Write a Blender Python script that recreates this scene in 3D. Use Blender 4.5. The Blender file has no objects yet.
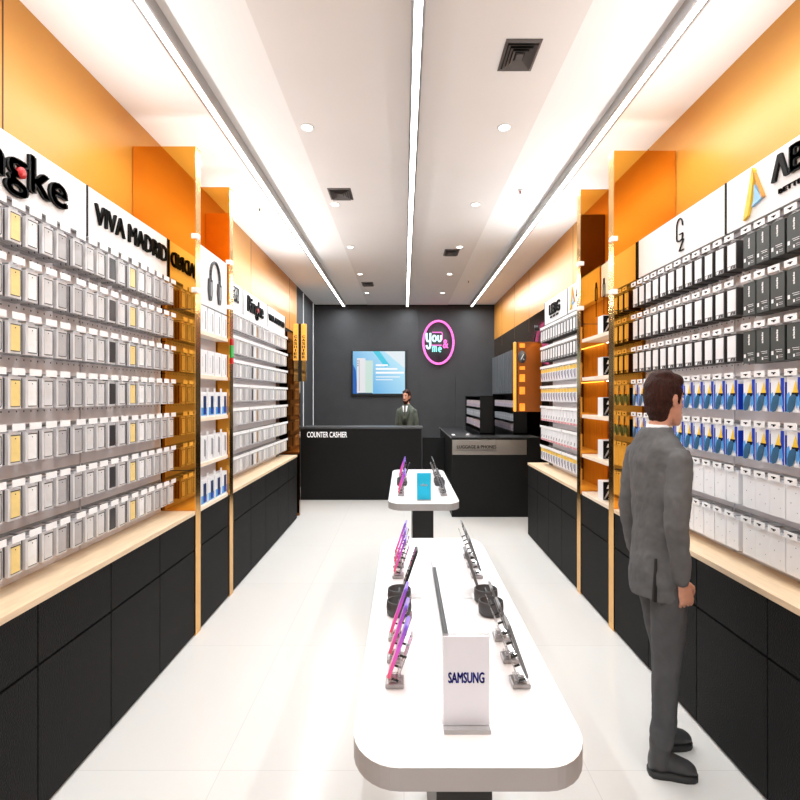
import bpy, bmesh, math, random
from mathutils import Vector, Matrix
random.seed(7)
C = bpy.context.scene.collection
PI = math.pi
# ------------------------------------------------------------------ room numbers (metres; X right, Y into the shop, Z up)
CAM = 1.67
CEIL = CAM + 1.95
XL, XR = -1.895, 1.93          # upper walls
FL, FR = -1.456, 1.49          # cabinet faces
SL, SR = -1.644, 1.655         # sign fronts
PL, PR = -1.68, 1.70           # pegboard fronts
KL, KR = -1.58, 1.61           # fronts of the hanging packs
YB = 11.5                      # back wall
Y0 = -1.2                      # open shop front, behind the camera
TOPZ = .87

# ------------------------------------------------------------------ materials
MATS = {}
def mat(name, col, rough=.5, metal=0., emis=None, es=0., noise=0., nscale=20., bump=0., bscale=60., trans=0., spec=.5, alpha=1., stretch=None, coat=0.):
    if name in MATS: return MATS[name]
    m = bpy.data.materials.new(name); m.use_nodes = True
    nt = m.node_tree; b = nt.nodes['Principled BSDF']
    b.inputs['Base Color'].default_value = (*col, 1)
    b.inputs['Roughness'].default_value = rough
    b.inputs['Metallic'].default_value = metal
    b.inputs['Specular IOR Level'].default_value = spec
    b.inputs['Transmission Weight'].default_value = trans
    b.inputs['Coat Weight'].default_value = coat
    b.inputs['Alpha'].default_value = alpha
    if emis is not None:
        b.inputs['Emission Color'].default_value = (*emis, 1); b.inputs['Emission Strength'].default_value = es
    tc = nt.nodes.new('ShaderNodeTexCoord')
    mp = nt.nodes.new('ShaderNodeMapping'); nt.links.new(tc.outputs['Object'], mp.inputs[0])
    if stretch: mp.inputs['Scale'].default_value = stretch
    nz = nt.nodes.new('ShaderNodeTexNoise'); nz.inputs['Scale'].default_value = nscale; nz.inputs['Detail'].default_value = 4
    nt.links.new(mp.outputs[0], nz.inputs['Vector'])
    if noise > 0:
        mx = nt.nodes.new('ShaderNodeMix'); mx.data_type = 'RGBA'; mx.blend_type = 'MULTIPLY'
        mx.inputs[0].default_value = 1
        rp = nt.nodes.new('ShaderNodeMapRange'); rp.inputs[1].default_value = .3; rp.inputs[2].default_value = .7
        rp.inputs[3].default_value = 1 - noise; rp.inputs[4].default_value = 1 + noise
        nt.links.new(nz.outputs['Fac'], rp.inputs[0])
        mx.inputs[6].default_value = (*col, 1); nt.links.new(rp.outputs[0], mx.inputs[7])
        nt.links.new(mx.outputs[2], b.inputs['Base Color'])
    if bump > 0:
        n2 = nt.nodes.new('ShaderNodeTexNoise'); n2.inputs['Scale'].default_value = bscale
        nt.links.new(mp.outputs[0], n2.inputs['Vector'])
        bp = nt.nodes.new('ShaderNodeBump'); bp.inputs['Strength'].default_value = bump; bp.inputs['Distance'].default_value = .02
        nt.links.new(n2.outputs['Fac'], bp.inputs['Height']); nt.links.new(bp.outputs[0], b.inputs['Normal'])
    MATS[name] = m
    return m

def srgb(r, g, b):
    f = lambda c: ((c/255+.055)/1.055)**2.4 if c > 10 else c/255/12.92
    return (f(r), f(g), f(b))

m_white = mat('white_paint', srgb(238, 236, 234), .6, noise=.015, nscale=3)
m_ceil = mat('ceiling_paint', srgb(240, 238, 237), .8, noise=.01, nscale=2)
m_ceilshade = mat('ceiling_band_shade', srgb(228, 223, 221), .8, noise=.01, nscale=2)  # greyer than the ceiling: weaker light along the middle put into the paint
m_black = mat('black_plastic', srgb(14, 14, 15), .4)
m_ink = mat('black_lettering', srgb(16, 15, 15), .5, spec=.15)
m_amber = mat('amber_mirror', (.84, .40, .055), .03, metal=1., noise=.02, nscale=2)
m_amberw = mat('gold_satin_wall', srgb(214, 150, 62), .38, metal=.15, noise=.03, nscale=1.5, spec=.4)
m_amberr = mat('gold_rear_wall_dimmed', srgb(206, 140, 62), .38, metal=.15, noise=.03, nscale=1.5, spec=.4)  # darker copy of the wall gold, rear dimness put into its colour
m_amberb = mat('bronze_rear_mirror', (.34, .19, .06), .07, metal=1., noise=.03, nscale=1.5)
m_gold = mat('gold_edge_metal', (.83, .45, .12), .18, metal=1., noise=.04, nscale=6)
m_goldlit = mat('lit_gold_sign', srgb(220, 150, 60), .3, emis=srgb(255, 180, 70), es=.55, noise=.25, nscale=9)
m_granite = mat('black_textured_laminate', srgb(17, 16, 16), .6, noise=.75, nscale=140, bump=.3, bscale=150, spec=.14)
m_seam = mat('dark_gap', srgb(6, 6, 6), .8)
m_wood = mat('pale_wood', srgb(232, 205, 172), .45, noise=.09, nscale=6, stretch=(9, 1, 9))
m_woodd = mat('oak_panel', srgb(228, 184, 124), .5, noise=.12, nscale=5, stretch=(1, 9, 1))
m_shelf = mat('white_shelf_board', srgb(244, 226, 205), .5, noise=.03, nscale=5)
m_grey = mat('grey_plastic', srgb(150, 148, 150), .4)
m_dgrey = mat('dark_grey_plastic', srgb(62, 61, 63), .5, noise=.1, nscale=30)
m_alu = mat('brushed_aluminium', srgb(176, 174, 174), .35, metal=.7, noise=.05, nscale=20)
m_led = mat('white_led', (1, 1, 1), .5, emis=(1, .97, .93), es=9)
m_ledlow = mat('white_downlight_lens', (1, 1, 1), .5, emis=(1, .97, .94), es=7)
m_acr = mat('clear_acrylic', (.95, .95, .96), .04, trans=.85, spec=.5)
m_steel = mat('brushed_steel', srgb(170, 163, 155), .33, metal=.85, noise=.06, nscale=9, stretch=(1, 1, 30))
m_wallb = mat('charcoal_wall', srgb(52, 52, 54), .7, noise=.1, nscale=4, bump=.15, bscale=40)
m_counter = mat('black_counter_laminate', srgb(20, 20, 20), .5, noise=.15, nscale=60, spec=.2)
m_diff = mat('grey_diffuser_metal', srgb(92, 86, 84), .5, noise=.06, nscale=20)
m_glass = mat('dark_glass', (.2, .2, .21), .02, trans=.9, spec=.5)
m_top = mat('white_solid_surface', srgb(244, 243, 244), .25, noise=.008, nscale=3)
m_edge = mat('table_edge_shaded', srgb(172, 168, 168), .4, noise=.02, nscale=8)  # edge greyed to paint in the shade under overhead light
m_red = mat('red_plastic', srgb(200, 25, 30), .4, noise=.05)
m_green = mat('green_plastic', srgb(60, 190, 90), .4, noise=.05)

# floor: glossy pale tiles with faint joints
def floor_mat():
    m = bpy.data.materials.new('pale_polished_tile'); m.use_nodes = True
    nt = m.node_tree; b = nt.nodes['Principled BSDF']
    tc = nt.nodes.new('ShaderNodeTexCoord'); br = nt.nodes.new('ShaderNodeTexBrick')
    br.offset = 0; br.inputs['Scale'].default_value = 1
    br.inputs['Brick Width'].default_value = .82; br.inputs['Row Height'].default_value = 1.2
    br.inputs['Mortar Size'].default_value = .0018; br.inputs['Mortar Smooth'].default_value = .3
    c = srgb(226, 223, 219)
    br.inputs['Color1'].default_value = (*c, 1); br.inputs['Color2'].default_value = (*srgb(228, 226, 222), 1)
    br.inputs['Mortar'].default_value = (*srgb(208, 205, 201), 1)
    nt.links.new(tc.outputs['Object'], br.inputs['Vector'])
    nt.links.new(br.outputs['Color'], b.inputs['Base Color'])
    nz = nt.nodes.new('ShaderNodeTexNoise'); nz.inputs['Scale'].default_value = 1.5
    nt.links.new(tc.outputs['Object'], nz.inputs['Vector'])
    rp = nt.nodes.new('ShaderNodeMapRange'); rp.inputs[3].default_value = .12; rp.inputs[4].default_value = .24
    nt.links.new(nz.outputs['Fac'], rp.inputs[0]); nt.links.new(rp.outputs[0], b.inputs['Roughness'])
    b.inputs['Specular IOR Level'].default_value = .35
    return m
m_floor = floor_mat()
# pegboard: pale grey with a grid of small dark holes
def peg_mat(name, col):
    m = bpy.data.materials.new(name); m.use_nodes = True
    nt = m.node_tree; b = nt.nodes['Principled BSDF']; b.inputs['Roughness'].default_value = .5
    tc = nt.nodes.new('ShaderNodeTexCoord'); sp = nt.nodes.new('ShaderNodeSeparateXYZ')
    nt.links.new(tc.outputs['Object'], sp.inputs[0])
    def cell(sock, period):
        a = nt.nodes.new('ShaderNodeMath'); a.operation = 'DIVIDE'; a.inputs[1].default_value = period
        f = nt.nodes.new('ShaderNodeMath'); f.operation = 'FRACT'
        s = nt.nodes.new('ShaderNodeMath'); s.operation = 'SUBTRACT'; s.inputs[1].default_value = .5
        k = nt.nodes.new('ShaderNodeMath'); k.operation = 'MULTIPLY'; k.inputs[1].default_value = period
        p = nt.nodes.new('ShaderNodeMath'); p.operation = 'POWER'; p.inputs[1].default_value = 2
        q = nt.nodes.new('ShaderNodeMath'); q.operation = 'ABSOLUTE'
        nt.links.new(sock, a.inputs[0]); nt.links.new(a.outputs[0], f.inputs[0]); nt.links.new(f.outputs[0], s.inputs[0])
        nt.links.new(s.outputs[0], k.inputs[0]); nt.links.new(k.outputs[0], q.inputs[0]); nt.links.new(q.outputs[0], p.inputs[0])
        return p.outputs[0]
    ad = nt.nodes.new('ShaderNodeMath'); ad.operation = 'ADD'
    nt.links.new(cell(sp.outputs[1], .045), ad.inputs[0]); nt.links.new(cell(sp.outputs[2], .1126), ad.inputs[1])
    lt = nt.nodes.new('ShaderNodeMath'); lt.operation = 'LESS_THAN'; lt.inputs[1].default_value = .0042**2
    nt.links.new(ad.outputs[0], lt.inputs[0])
    mx = nt.nodes.new('ShaderNodeMix'); mx.data_type = 'RGBA'
    mx.inputs[6].default_value = (*col, 1); mx.inputs[7].default_value = (*srgb(60, 58, 58), 1)
    nt.links.new(lt.outputs[0], mx.inputs[0]); nt.links.new(mx.outputs[2], b.inputs['Base Color'])
    return m
m_peg = peg_mat('pegboard_white', srgb(240, 236, 239))
m_bronze = mat('bronze_satin_panel', srgb(150, 78, 16), .3, metal=.5, noise=.05, nscale=3)
m_seamb = mat('bronze_seam', srgb(90, 58, 24), .5, metal=.3)

# ------------------------------------------------------------------ mesh helpers
class MB:
    def __init__(s): s.bm = bmesh.new(); s.mats = []
    def mi(s, m):
        if m not in s.mats: s.mats.append(m)
        return s.mats.index(m)
    def box(s, x0, x1, y0, y1, z0, z1, m, M=None, bevel=0.):
        r = bmesh.ops.create_cube(s.bm, size=1)
        vs = r['verts']
        T = Matrix.Translation(((x0+x1)/2, (y0+y1)/2, (z0+z1)/2)) @ Matrix.Diagonal((abs(x1-x0), abs(y1-y0), abs(z1-z0), 1))
        bmesh.ops.transform(s.bm, matrix=T, verts=vs)
        fs = set(f for v in vs for f in v.link_faces)
        i = s.mi(m)
        for f in fs: f.material_index = i
        if bevel > 0:
            es = set(e for v in vs for e in v.link_edges)
            rr = bmesh.ops.bevel(s.bm, geom=list(es), offset=bevel, segments=2, affect='EDGES', profile=.5)
            vs = list(set(v for f in rr['faces'] for v in f.verts) | set(v for v in vs if v.is_valid))
            for f in rr['faces']: f.material_index = i
        if M is not None: bmesh.ops.transform(s.bm, matrix=M, verts=vs)
        return s
    def tube(s, p0, p1, r, m, n=10, r2=None):
        p0, p1 = Vector(p0), Vector(p1); d = p1-p0
        rr = bmesh.ops.create_cone(s.bm, cap_ends=True, segments=n, radius1=r, radius2=r if r2 is None else r2, depth=d.length)
        M = Matrix.Translation((p0+p1)/2) @ d.to_track_quat('Z', 'Y').to_matrix().to_4x4()
        bmesh.ops.transform(s.bm, matrix=M, verts=rr['verts'])
        i = s.mi(m)
        for f in set(f for v in rr['verts'] for f in v.link_faces): f.material_index = i; f.smooth = True
        return s
    def prism(s, pts, h, m, M=None):
        """polygon pts (x,y) extruded 0..h in z, then M"""
        a = [s.bm.verts.new((p[0], p[1], 0)) for p in pts]; b = [s.bm.verts.new((p[0], p[1], h)) for p in pts]
        i = s.mi(m); n = len(pts); fs = []
        fs.append(s.bm.faces.new(a[::-1])); fs.append(s.bm.faces.new(b))
        for k in range(n): fs.append(s.bm.faces.new((a[k], a[(k+1) % n], b[(k+1) % n], b[k])))
        for f in fs: f.material_index = i
        if M is not None: bmesh.ops.transform(s.bm, matrix=M, verts=a+b)
        return s
    def lathe(s, prof, m, n=32, M=None, sx=1., sy=1.):
        rings = []
        i = s.mi(m)
        for r, z in prof:
            rings.append([s.bm.verts.new((max(r, 1e-4)*math.cos(2*PI*k/n)*sx, max(r, 1e-4)*math.sin(2*PI*k/n)*sy, z)) for k in range(n)])
        for a, b in zip(rings, rings[1:]):
            for k in range(n):
                f = s.bm.faces.new((a[k], a[(k+1) % n], b[(k+1) % n], b[k])); f.material_index = i; f.smooth = True
        if M is not None: bmesh.ops.transform(s.bm, matrix=M, verts=[v for r in rings for v in r])
        return s
    def mesh(s, name):
        bmesh.ops.recalc_face_normals(s.bm, faces=s.bm.faces)
        me = bpy.data.meshes.new(name); s.bm.to_mesh(me); s.bm.free()
        for m in s.mats: me.materials.append(m)
        return me
    def build(s, name, parent=None, loc=None):
        o = bpy.data.objects.new(name, s.mesh(name)); C.objects.link(o)
        if parent: o.parent = parent
        if loc: o.location = loc
        return o

def tag(o, label=None, cat=None, group=None, kind=None):
    if label: o['label'] = label
    if cat: o['category'] = cat
    if group: o['group'] = group
    if kind: o['kind'] = kind
    return o
def empty(name, loc, label, cat, group=None):
    o = bpy.data.objects.new(name, None); C.objects.link(o); o.location = loc; o.empty_display_size = .05
    return tag(o, label, cat, group)
def struct(name, mb): return tag(mb.build(name), kind='structure')
def inst(name, me, parent=None, loc=(0, 0, 0)):
    o = bpy.data.objects.new(name, me); C.objects.link(o); o.location = loc
    if parent: o.parent = parent
    return o
def copy_tree(o, parent=None):
    c = o.copy(); C.objects.link(c)
    if parent: c.parent = parent
    for ch in [x for x in CH.get(o.name, [])]: copy_tree(ch, c)
    return c

# frames: text x axis, y axis, normal
def frame(origin, xa, ya):
    xa = Vector(xa).normalized(); ya = Vector(ya).normalized(); n = xa.cross(ya)
    return Matrix(((xa.x, ya.x, n.x, origin[0]), (xa.y, ya.y, n.y, origin[1]), (xa.z, ya.z, n.z, origin[2]), (0, 0, 0, 1)))
def left_frame(x, y, z): return frame((x, y, z), (0, 1, 0), (0, 0, 1))      # on the left wall, facing +X
def right_frame(x, y, z): return frame((x, y, z), (0, -1, 0), (0, 0, 1))    # on the right wall, facing -X
def front_frame(x, y, z): return frame((x, y, z), (1, 0, 0), (0, 0, 1))     # facing the camera (-Y)
def text(name, s, w, h, depth, m, M, parent=None, bold=.0, res=3):
    """text centred on M's origin, fitted to w x h, standing `depth` proud"""
    cu = bpy.data.curves.new('t', 'FONT'); cu.body = s; cu.size = 1; cu.extrude = .5
    cu.resolution_u = res
    cu.align_x = 'LEFT'
    to = bpy.data.objects.new('t', cu); C.objects.link(to)
    bpy.context.view_layer.update()
    dg = bpy.context.evaluated_depsgraph_get()
    me = bpy.data.meshes.new_from_object(to.evaluated_get(dg))
    bpy.data.objects.remove(to); bpy.data.curves.remove(cu)
    xs = [v.co.x for v in me.vertices]; ys = [v.co.y for v in me.vertices]
    x0, x1, y0, y1 = min(xs), max(xs), min(ys), max(ys)
    T = M @ Matrix.Diagonal((w/(x1-x0), h/(y1-y0), depth, 1)) @ Matrix.Translation((-(x0+x1)/2, -(y0+y1)/2, .5))
    if bold > 0:
        bm = bmesh.new()
        for dx, dy in ((0, 0), (-bold*2, 0), (bold*2, 0), (0, -bold), (0, bold)):
            n0 = len(bm.verts); bm.from_mesh(me); bm.verts.ensure_lookup_table()
            for v in bm.verts[n0:]: v.co.x += dx; v.co.y += dy
        bm.to_mesh(me); bm.free()
    me.transform(T); me.materials.clear(); me.materials.append(m)
    me.name = name
    return inst(name, me, parent)
def child_text(parent, *a, **k):
    """text given in world coordinates, parented to an object that sits at parent.location"""
    o = text(*a, **k); o.parent = parent; o.location = -parent.location; return o
ORD = ['first','second','third','fourth','fifth','sixth','seventh','eighth','ninth','tenth','eleventh','twelfth','thirteenth','fourteenth','fifteenth','sixteenth','seventeenth','eighteenth','nineteenth','twentieth','twenty-first','twenty-second','twenty-third','twenty-fourth','twenty-fifth','twenty-sixth','twenty-seventh','twenty-eighth','twenty-ninth','thirtieth']
ROWN = ['top', 'second', 'third', 'fourth', 'fifth', 'sixth', 'bottom']
ROWZ = [CAM+.686-.2253*i for i in range(7)]

# ------------------------------------------------------------------ setting
struct('floor', MB().box(-3.2, 3.2, Y0, YB+.2, -.1, 0, m_floor))
struct('ceiling', MB().box(-3.2, 3.2, Y0, YB+.2, CEIL, CEIL+.1, m_ceil))
struct('trim_1', MB().box(-.78, .93, Y0, YB-.02, CEIL-.006, CEIL, m_ceilshade))  # central band that paints in the dimmer middle of the ceiling
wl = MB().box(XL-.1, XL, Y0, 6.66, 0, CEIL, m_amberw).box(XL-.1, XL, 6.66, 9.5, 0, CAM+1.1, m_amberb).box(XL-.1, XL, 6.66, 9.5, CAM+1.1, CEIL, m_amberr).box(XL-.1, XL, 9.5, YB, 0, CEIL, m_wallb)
struct('wall_left', wl)
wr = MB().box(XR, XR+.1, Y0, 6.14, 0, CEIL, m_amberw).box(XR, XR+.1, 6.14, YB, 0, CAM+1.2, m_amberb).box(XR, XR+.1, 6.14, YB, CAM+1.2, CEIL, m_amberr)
struct('wall_right', wr)
wb = MB().box(XL-.1, XR+.1, YB, YB+.1, 0, CEIL, m_wallb).box(XL, .31, YB-.02, YB, 0, CEIL-.03, m_wallb).box(XL, XR, YB-.02, YB, CEIL-.03, CEIL, m_seam)
wb.box(1.1, 1.9, YB-.02, YB, 0, CAM+.45, m_wallb)
struct('wall_back', wb)
n = 2
for x, ys in ((XL, (.5, 2.54, 4.6, 6.66, 8.9)), (XR, (.2, 2.3, 4.25, 6.14, 8.3, 9.4, 10.6))):
    s = 1 if x < 0 else -1
    for y in ys:
        struct('trim_%d' % n, MB().box(x, x+s*.002, y-.004, y+.004, CAM+1.0, CEIL, m_seamb)); n += 1
# lit slots in the dark end of the left wall
for y, lab in ((10.1, 'nearer'), (11.2, 'farther')):
    o = MB().box(XL, XL+.012, y-.012, y+.012, .95, CEIL-.02, mat('slim_white_strip', srgb(190, 190, 192), .4, emis=(1, 1, 1), es=.35)).build('wall_strip_light')
    tag(o, 'thin vertical white strip light on the dark left end wall, the %s one' % lab, 'light', 'strip lights on the end wall')
# ribbed grey panel on the rear right wall
rb = MB(); rb.box(XR-.05, XR, 9.3, 11.45, 0, CAM+.8, mat('grey_ribbed_panel', srgb(74, 77, 80), .5, noise=.06, nscale=5))
for k in range(12):
    y = 9.35+k*.18; rb.box(XR-.065, XR-.05, y, y+.02, .0, CAM+.8, mat('grey_rib', srgb(98, 101, 104), .4))
tag(rb.build('ribbed_wall_panel'), 'grey vertically ribbed panel on the rear right wall behind the glass counter', 'panel')

# ------------------------------------------------------------------ ceiling fittings
for x, side in ((-1.26, 'left'), (.07, 'centre'), (1.42, 'right')):
    e = empty('linear_ceiling_light', (x, 0, CEIL), 'long white linear ceiling light in a grey channel, the %s one' % side, 'ceiling light', 'linear ceiling lights running down the shop')
    w = .034
    z0 = -.075
    inst('channel', MB().box(-w, -w+.009, Y0+.1, 11.3, z0, 0, m_alu).box(w-.009, w, Y0+.1, 11.3, z0, 0, m_alu).box(-w, w, 11.3, 11.31, z0, 0, m_alu).box(-w+.01, w-.01, Y0+.1, 11.3, -.012, -.006, m_alu).mesh('channel'), e)
    inst('black_inlay', MB().box(-w+.009, -w+.013, Y0+.1, 11.3, z0+.002, -.012, m_black).box(w-.013, w-.009, Y0+.1, 11.3, z0+.002, -.012, m_black).mesh('inlay'), e)
    ys = [Y0+.1, 2.0, 5.42, 8.3, 11.3]
    for a, b in zip(ys, ys[1:]):
        inst('diffuser_strip', MB().box(-w+.013, w-.013, a+.012, b-.012, z0+.006, -.012, m_led).mesh('strip'), e)
    for k in range(4):
        la = bpy.data.lights.new('linear_lamp', 'AREA'); la.shape = 'RECTANGLE'; la.size = .05; la.size_y = 2.9
        la.energy = (21, 22, 28, 50)[k]; la.color = (.90, .965, 1)
        lo = bpy.data.objects.new('linear_lamp', la); C.objects.link(lo); lo.parent = e; lo.location = (0, .4+3.1*k+.1, -.082)
for x, side in ((-.70, 'left'), (.725, 'right')):
    for k in range(6):
        y = 2.33+1.56*k
        e = empty('downlight', (x, y, CEIL-.006), 'small round recessed ceiling downlight, %s from the camera in the %s row' % (ORD[k], side), 'downlight', 'recessed downlights')
        inst('bezel', MB().lathe([(.062, -.0), (.062, -.006), (.05, -.008), (.047, -.003)], m_white, 28, sx=.8).mesh('bezel'), e)
        inst('lens', MB().lathe([(.047, -.003), (.03, -.0045), (.001, -.005)], m_ledlow, 28, sx=.8).mesh('lens'), e)
        la = bpy.data.lights.new('downlight_lamp', 'SPOT'); la.energy = 14; la.spot_size = 1.9; la.spot_blend = .8; la.shadow_soft_size = .04; la.color = (.97, .98, 1)
        lo = bpy.data.objects.new('downlight_lamp', la); C.objects.link(lo); lo.parent = e; lo.location = (0, 0, -.02)
for x0, x1, y0, y1, lab in ((.557, .757, 2.926, 3.214, 'nearest the camera right of centre'), (-.72, -.5, 5.026, 5.325, 'left of centre, second from the camera'), (.54, .74, 7.12, 7.44, 'right of centre toward the back wall'), (-.73, -.53, 9.17, 9.5, 'left of centre nearest the back wall')):
    w, d = (x1-x0)/2, (y1-y0)/2
    e = empty('air_diffuser', ((x0+x1)/2, (y0+y1)/2, CEIL-.006), 'square grey ceiling air diffuser, ' + lab, 'air vent', 'ceiling air diffusers')
    def ringb(f0, f1, z0, z1, m):
        M_ = MB(); i = M_.mi(m)
        o = [M_.bm.verts.new((sx*w*f0, sy*d*f0, z0)) for sx, sy in ((-1, -1), (1, -1), (1, 1), (-1, 1))]
        q = [M_.bm.verts.new((sx*w*f1, sy*d*f1, z1)) for sx, sy in ((-1, -1), (1, -1), (1, 1), (-1, 1))]
        o2 = [M_.bm.verts.new(v.co+Vector((0, 0, .003))) for v in o]; q2 = [M_.bm.verts.new(v.co+Vector((0, 0, .003))) for v in q]
        for k in range(4):
            j = (k+1) % 4
            M_.bm.faces.new((o[k], o[j], q[j], q[k])); M_.bm.faces.new((o2[k], o2[j], q2[j], q2[k])); M_.bm.faces.new((o[k], o[j], o2[j], o2[k])); M_.bm.faces.new((q[k], q[j], q2[j], q2[k]))
        return M_.mesh('ring')
    inst('frame', ringb(1, .86, -.004, -.012, m_diff), e)
    inst('back_plate', MB().box(-w*.9, w*.9, -d*.9, d*.9, -.002, -.0, m_black).mesh('bp'), e)
    for f in (.8, .62, .44): inst('louvre', ringb(f, f-.15, -.020, -.006, m_diff), e)
    inst('centre_plate', MB().box(-w*.2, w*.2, -d*.2, d*.2, -.014, -.004, m_diff).mesh('cp'), e)
for x, y, lab in ((1.1, 5.09, 'red-bulbed ceiling sprinkler near the right linear light'), (1.09, 9.1, 'small ceiling sprinkler toward the back, right of centre'), (-1.5, 5.58, 'tiny ceiling sprinkler left of the left linear light')):
    e = empty('sprinkler', (x, y, CEIL), lab, 'sprinkler')
    inst('rose', MB().lathe([(.001, 0), (.022, 0), (.02, -.008), (.001, -.009)], m_white, 16).mesh('r'), e)
    inst('bulb', MB().tube((0, 0, -.008), (0, 0, -.03), .006, m_red if x > 0 else m_dgrey).mesh('b'), e)
    inst('deflector', MB().tube((0, 0, -.03), (0, 0, -.034), .014, m_alu).mesh('d'), e)

m_goldback = mat('gold_satin_back', srgb(222, 150, 60), .35, metal=.3, noise=.03)
m_darkback = mat('dark_bronze_back', srgb(84, 52, 24), .35, metal=.3, noise=.05)
# ------------------------------------------------------------------ mirrored fins
FINS = {}
def fin(side, y, lab, top=CAM+1.74):
    xw, xf = (XL, FL) if side == 'left' else (XR, FR)
    s = 1 if side == 'left' else -1
    e = empty('mirror_fin', (xf, y, 0), lab, 'partition', 'amber mirrored partition fins')
    th = .085
    inst('mirror_panel', MB().box(-s*abs(xw-xf)+s*.004, -s*.002, 0, th, .001, top, m_amber).mesh('panel'), e)
    inst('back_face', MB().box(-s*abs(xw-xf)+s*.004, -s*.002, th, th+.003, .001, top, m_goldback if side == 'left' else m_darkback).mesh('bk'), e)
    inst('edge_profile', MB().box(-s*.002, s*.005, -.003, th+.003, .001, top, m_gold).mesh('edge'), e)
    for z in (CAM+.606, CAM-.52):
        inst('joint', MB().box(-s*abs(xw-xf)+s*.05, s*.004, -.0015, 0, z-.0025, z+.0025, m_seam).mesh('joint'), e)
    for z in (CAM+1.115, CAM+.74):
        inst('clip_light', MB().box(-s*.024, s*.022, -.012, th*.5, z-.018, z+.018, mat('clip_light_white', (.75, .73, .7), .4, emis=(1, .95, .85), es=.2), bevel=.004).mesh('clip'), e)
    return e
fin('left', 3.75, 'tall amber mirrored fin on the left, nearer the camera')
fin('left', 4.48, 'tall amber mirrored fin on the left beyond the headphone niche')
fin('right', 3.815, 'tall amber mirrored fin on the right, nearer the camera')
fin('right', 4.53, 'tall amber mirrored fin on the right beyond the boxed niche')
b = empty('badge', (FL+.006, 4.52, CAM+.37), 'small red and green badge on the edge of the far left mirrored fin', 'badge')
inst('red_cap', MB().box(0, .014, -.02, .02, .055, .11, m_red, bevel=.004).mesh('r'), b)
inst('green_bar', MB().box(0, .014, -.02, .02, -.05, .055, m_green, bevel=.004).mesh('g'), b)
inst('red_foot', MB().box(0, .014, -.02, .02, -.1, -.05, m_red, bevel=.004).mesh('f'), b)

# ------------------------------------------------------------------ base cabinets and worktops
def base(side, y0, y1, k, run):
    xf = FL if side == 'left' else FR; s = 1 if side == 'left' else -1; xb = PL-.04 if side == 'left' else PR+.04
    depth = abs(XL)-abs(FL)-.012 if side == 'left' else XR-FR-.012
    e = empty('base_cabinet', (xf, y0, 0), 'black drawer-over-door base cabinet, %s from the camera %s' % (ORD[k], run), 'cabinet', 'black base cabinets')
    L = y1-y0; ps = -s*depth
    inst('carcass', MB().box(ps, -s*.02, .002, L-.002, .001, TOPZ-.03, m_seam).mesh('c'), e)
    inst('door', MB().box(-s*.02, 0, .003, L-.003, .012, .592, m_granite, bevel=.0015).mesh('d'), e)
    inst('drawer', MB().box(-s*.02, 0, .003, L-.003, .602, TOPZ-.032, m_granite, bevel=.0015).mesh('w'), e)
def top(side, y0, y1, lab):
    xf, xw = (FL, XL) if side == 'left' else (FR, XR); s = 1 if side == 'left' else -1
    o = MB().box(xw+s*.01, xf+s*.004, y0, y1, TOPZ-.028, TOPZ, m_wood, bevel=.002).build('worktop')
    tag(o, lab, 'worktop')
for side in ('left', 'right'):
    f1 = 3.745 if side == 'left' else 3.81; f1b = f1+.098
    f2 = 4.474 if side == 'left' else 4.524; f2b = f2+.098
    end = 7.32 if side == 'left' else 6.47
    ys = [f1-.535*j for j in range(9)][::-1]
    for k, (a, b2) in enumerate(zip(ys, ys[1:])):
        if b2 > .2: base(side, a, b2, k-1, 'in the near %s run' % side)
    top(side, ys[1], f1, 'pale wood worktop along the near %s base cabinets' % side)
    base(side, f1b, f2, 0, 'between the two %s mirrored fins' % side)
    e0 = f2b; nseg = 5 if side == 'left' else 4
    for k in range(nseg):
        base(side, e0+(end-e0)*k/nseg, e0+(end-e0)*(k+1)/nseg, k, 'in the far %s run' % side)
    top(side, f2b, end, 'pale wood worktop along the far %s base cabinets' % side)

# ------------------------------------------------------------------ pegboards, hooks, packs
def pegboard(side, y0, y1, cols, lab, short, rail=False, squiggle=False, ext=0.):
    xp = PL if side == 'left' else PR; s = 1 if side == 'left' else -1; k_ = KL if side == 'left' else KR
    back = (abs(XL) if side == 'left' else XR)-abs(xp)
    z0, z1 = TOPZ+.001, CAM+.86
    e = empty('pegboard', (xp, y0, z0), lab, 'pegboard', 'white pegboards behind the hanging packs')
    inst('board', MB().box(-s*.02, 0, .004, y1-y0-.004, 0, z1-z0, m_peg).mesh('b'), e)
    inst('end_strip', MB().box(0, -s*.02, y1-y0-.004, y1-y0-.004+ext, 0, z1-z0, m_black).mesh('es'), e) if ext else None
    inst('frame', MB().box(-s*(back-.01), -s*.021, 0, y1-y0, 0, z1-z0, m_black).mesh('f'), e)
    reach = abs(xp)-abs(k_)+.012
    L = y1-y0+ext
    hk = MB().tube((s*.004, 0, 0), (s*reach, 0, 0), .003, m_alu, 6).tube((s*reach, 0, 0), (s*reach, 0, .012), .003, m_alu, 6).mesh('hook')
    tg = MB().box(s*(reach+.002), s*(reach+.005), -.036, .036, -.004, .024, m_tag)
    if squiggle: tg.box(s*(reach+.005), s*(reach+.0056), -.014, .014, .009, .014, m_ink).box(s*(reach+.005), s*(reach+.0056), -.007, .004, .004, .009, m_ink)
    tg = tg.mesh('tag')
    bar = MB().box(s*.0005, s*.006, .01, L-.01, -.003, .012, m_alu).mesh('bar')
    rl = MB().box(s*(reach+.002), s*(reach+.005), .01, L-.01, -.004, .024, m_tag).mesh('rail')
    for r, z in enumerate(ROWZ):
        t = empty('hook_bar', (xp, y0, z+.079), 'thin steel bar of display hooks, %s row, %s' % (ROWN[r], short), 'hook bar', 'hook bars on the pegboards')
        inst('bar', bar, t)
        for y in cols:
            h = inst('hook', hk, t, (0, y-y0, 0))
            if not rail: inst('price_tag', tg, h)
        if rail: inst('label_rail', rl, t)
    return e
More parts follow.
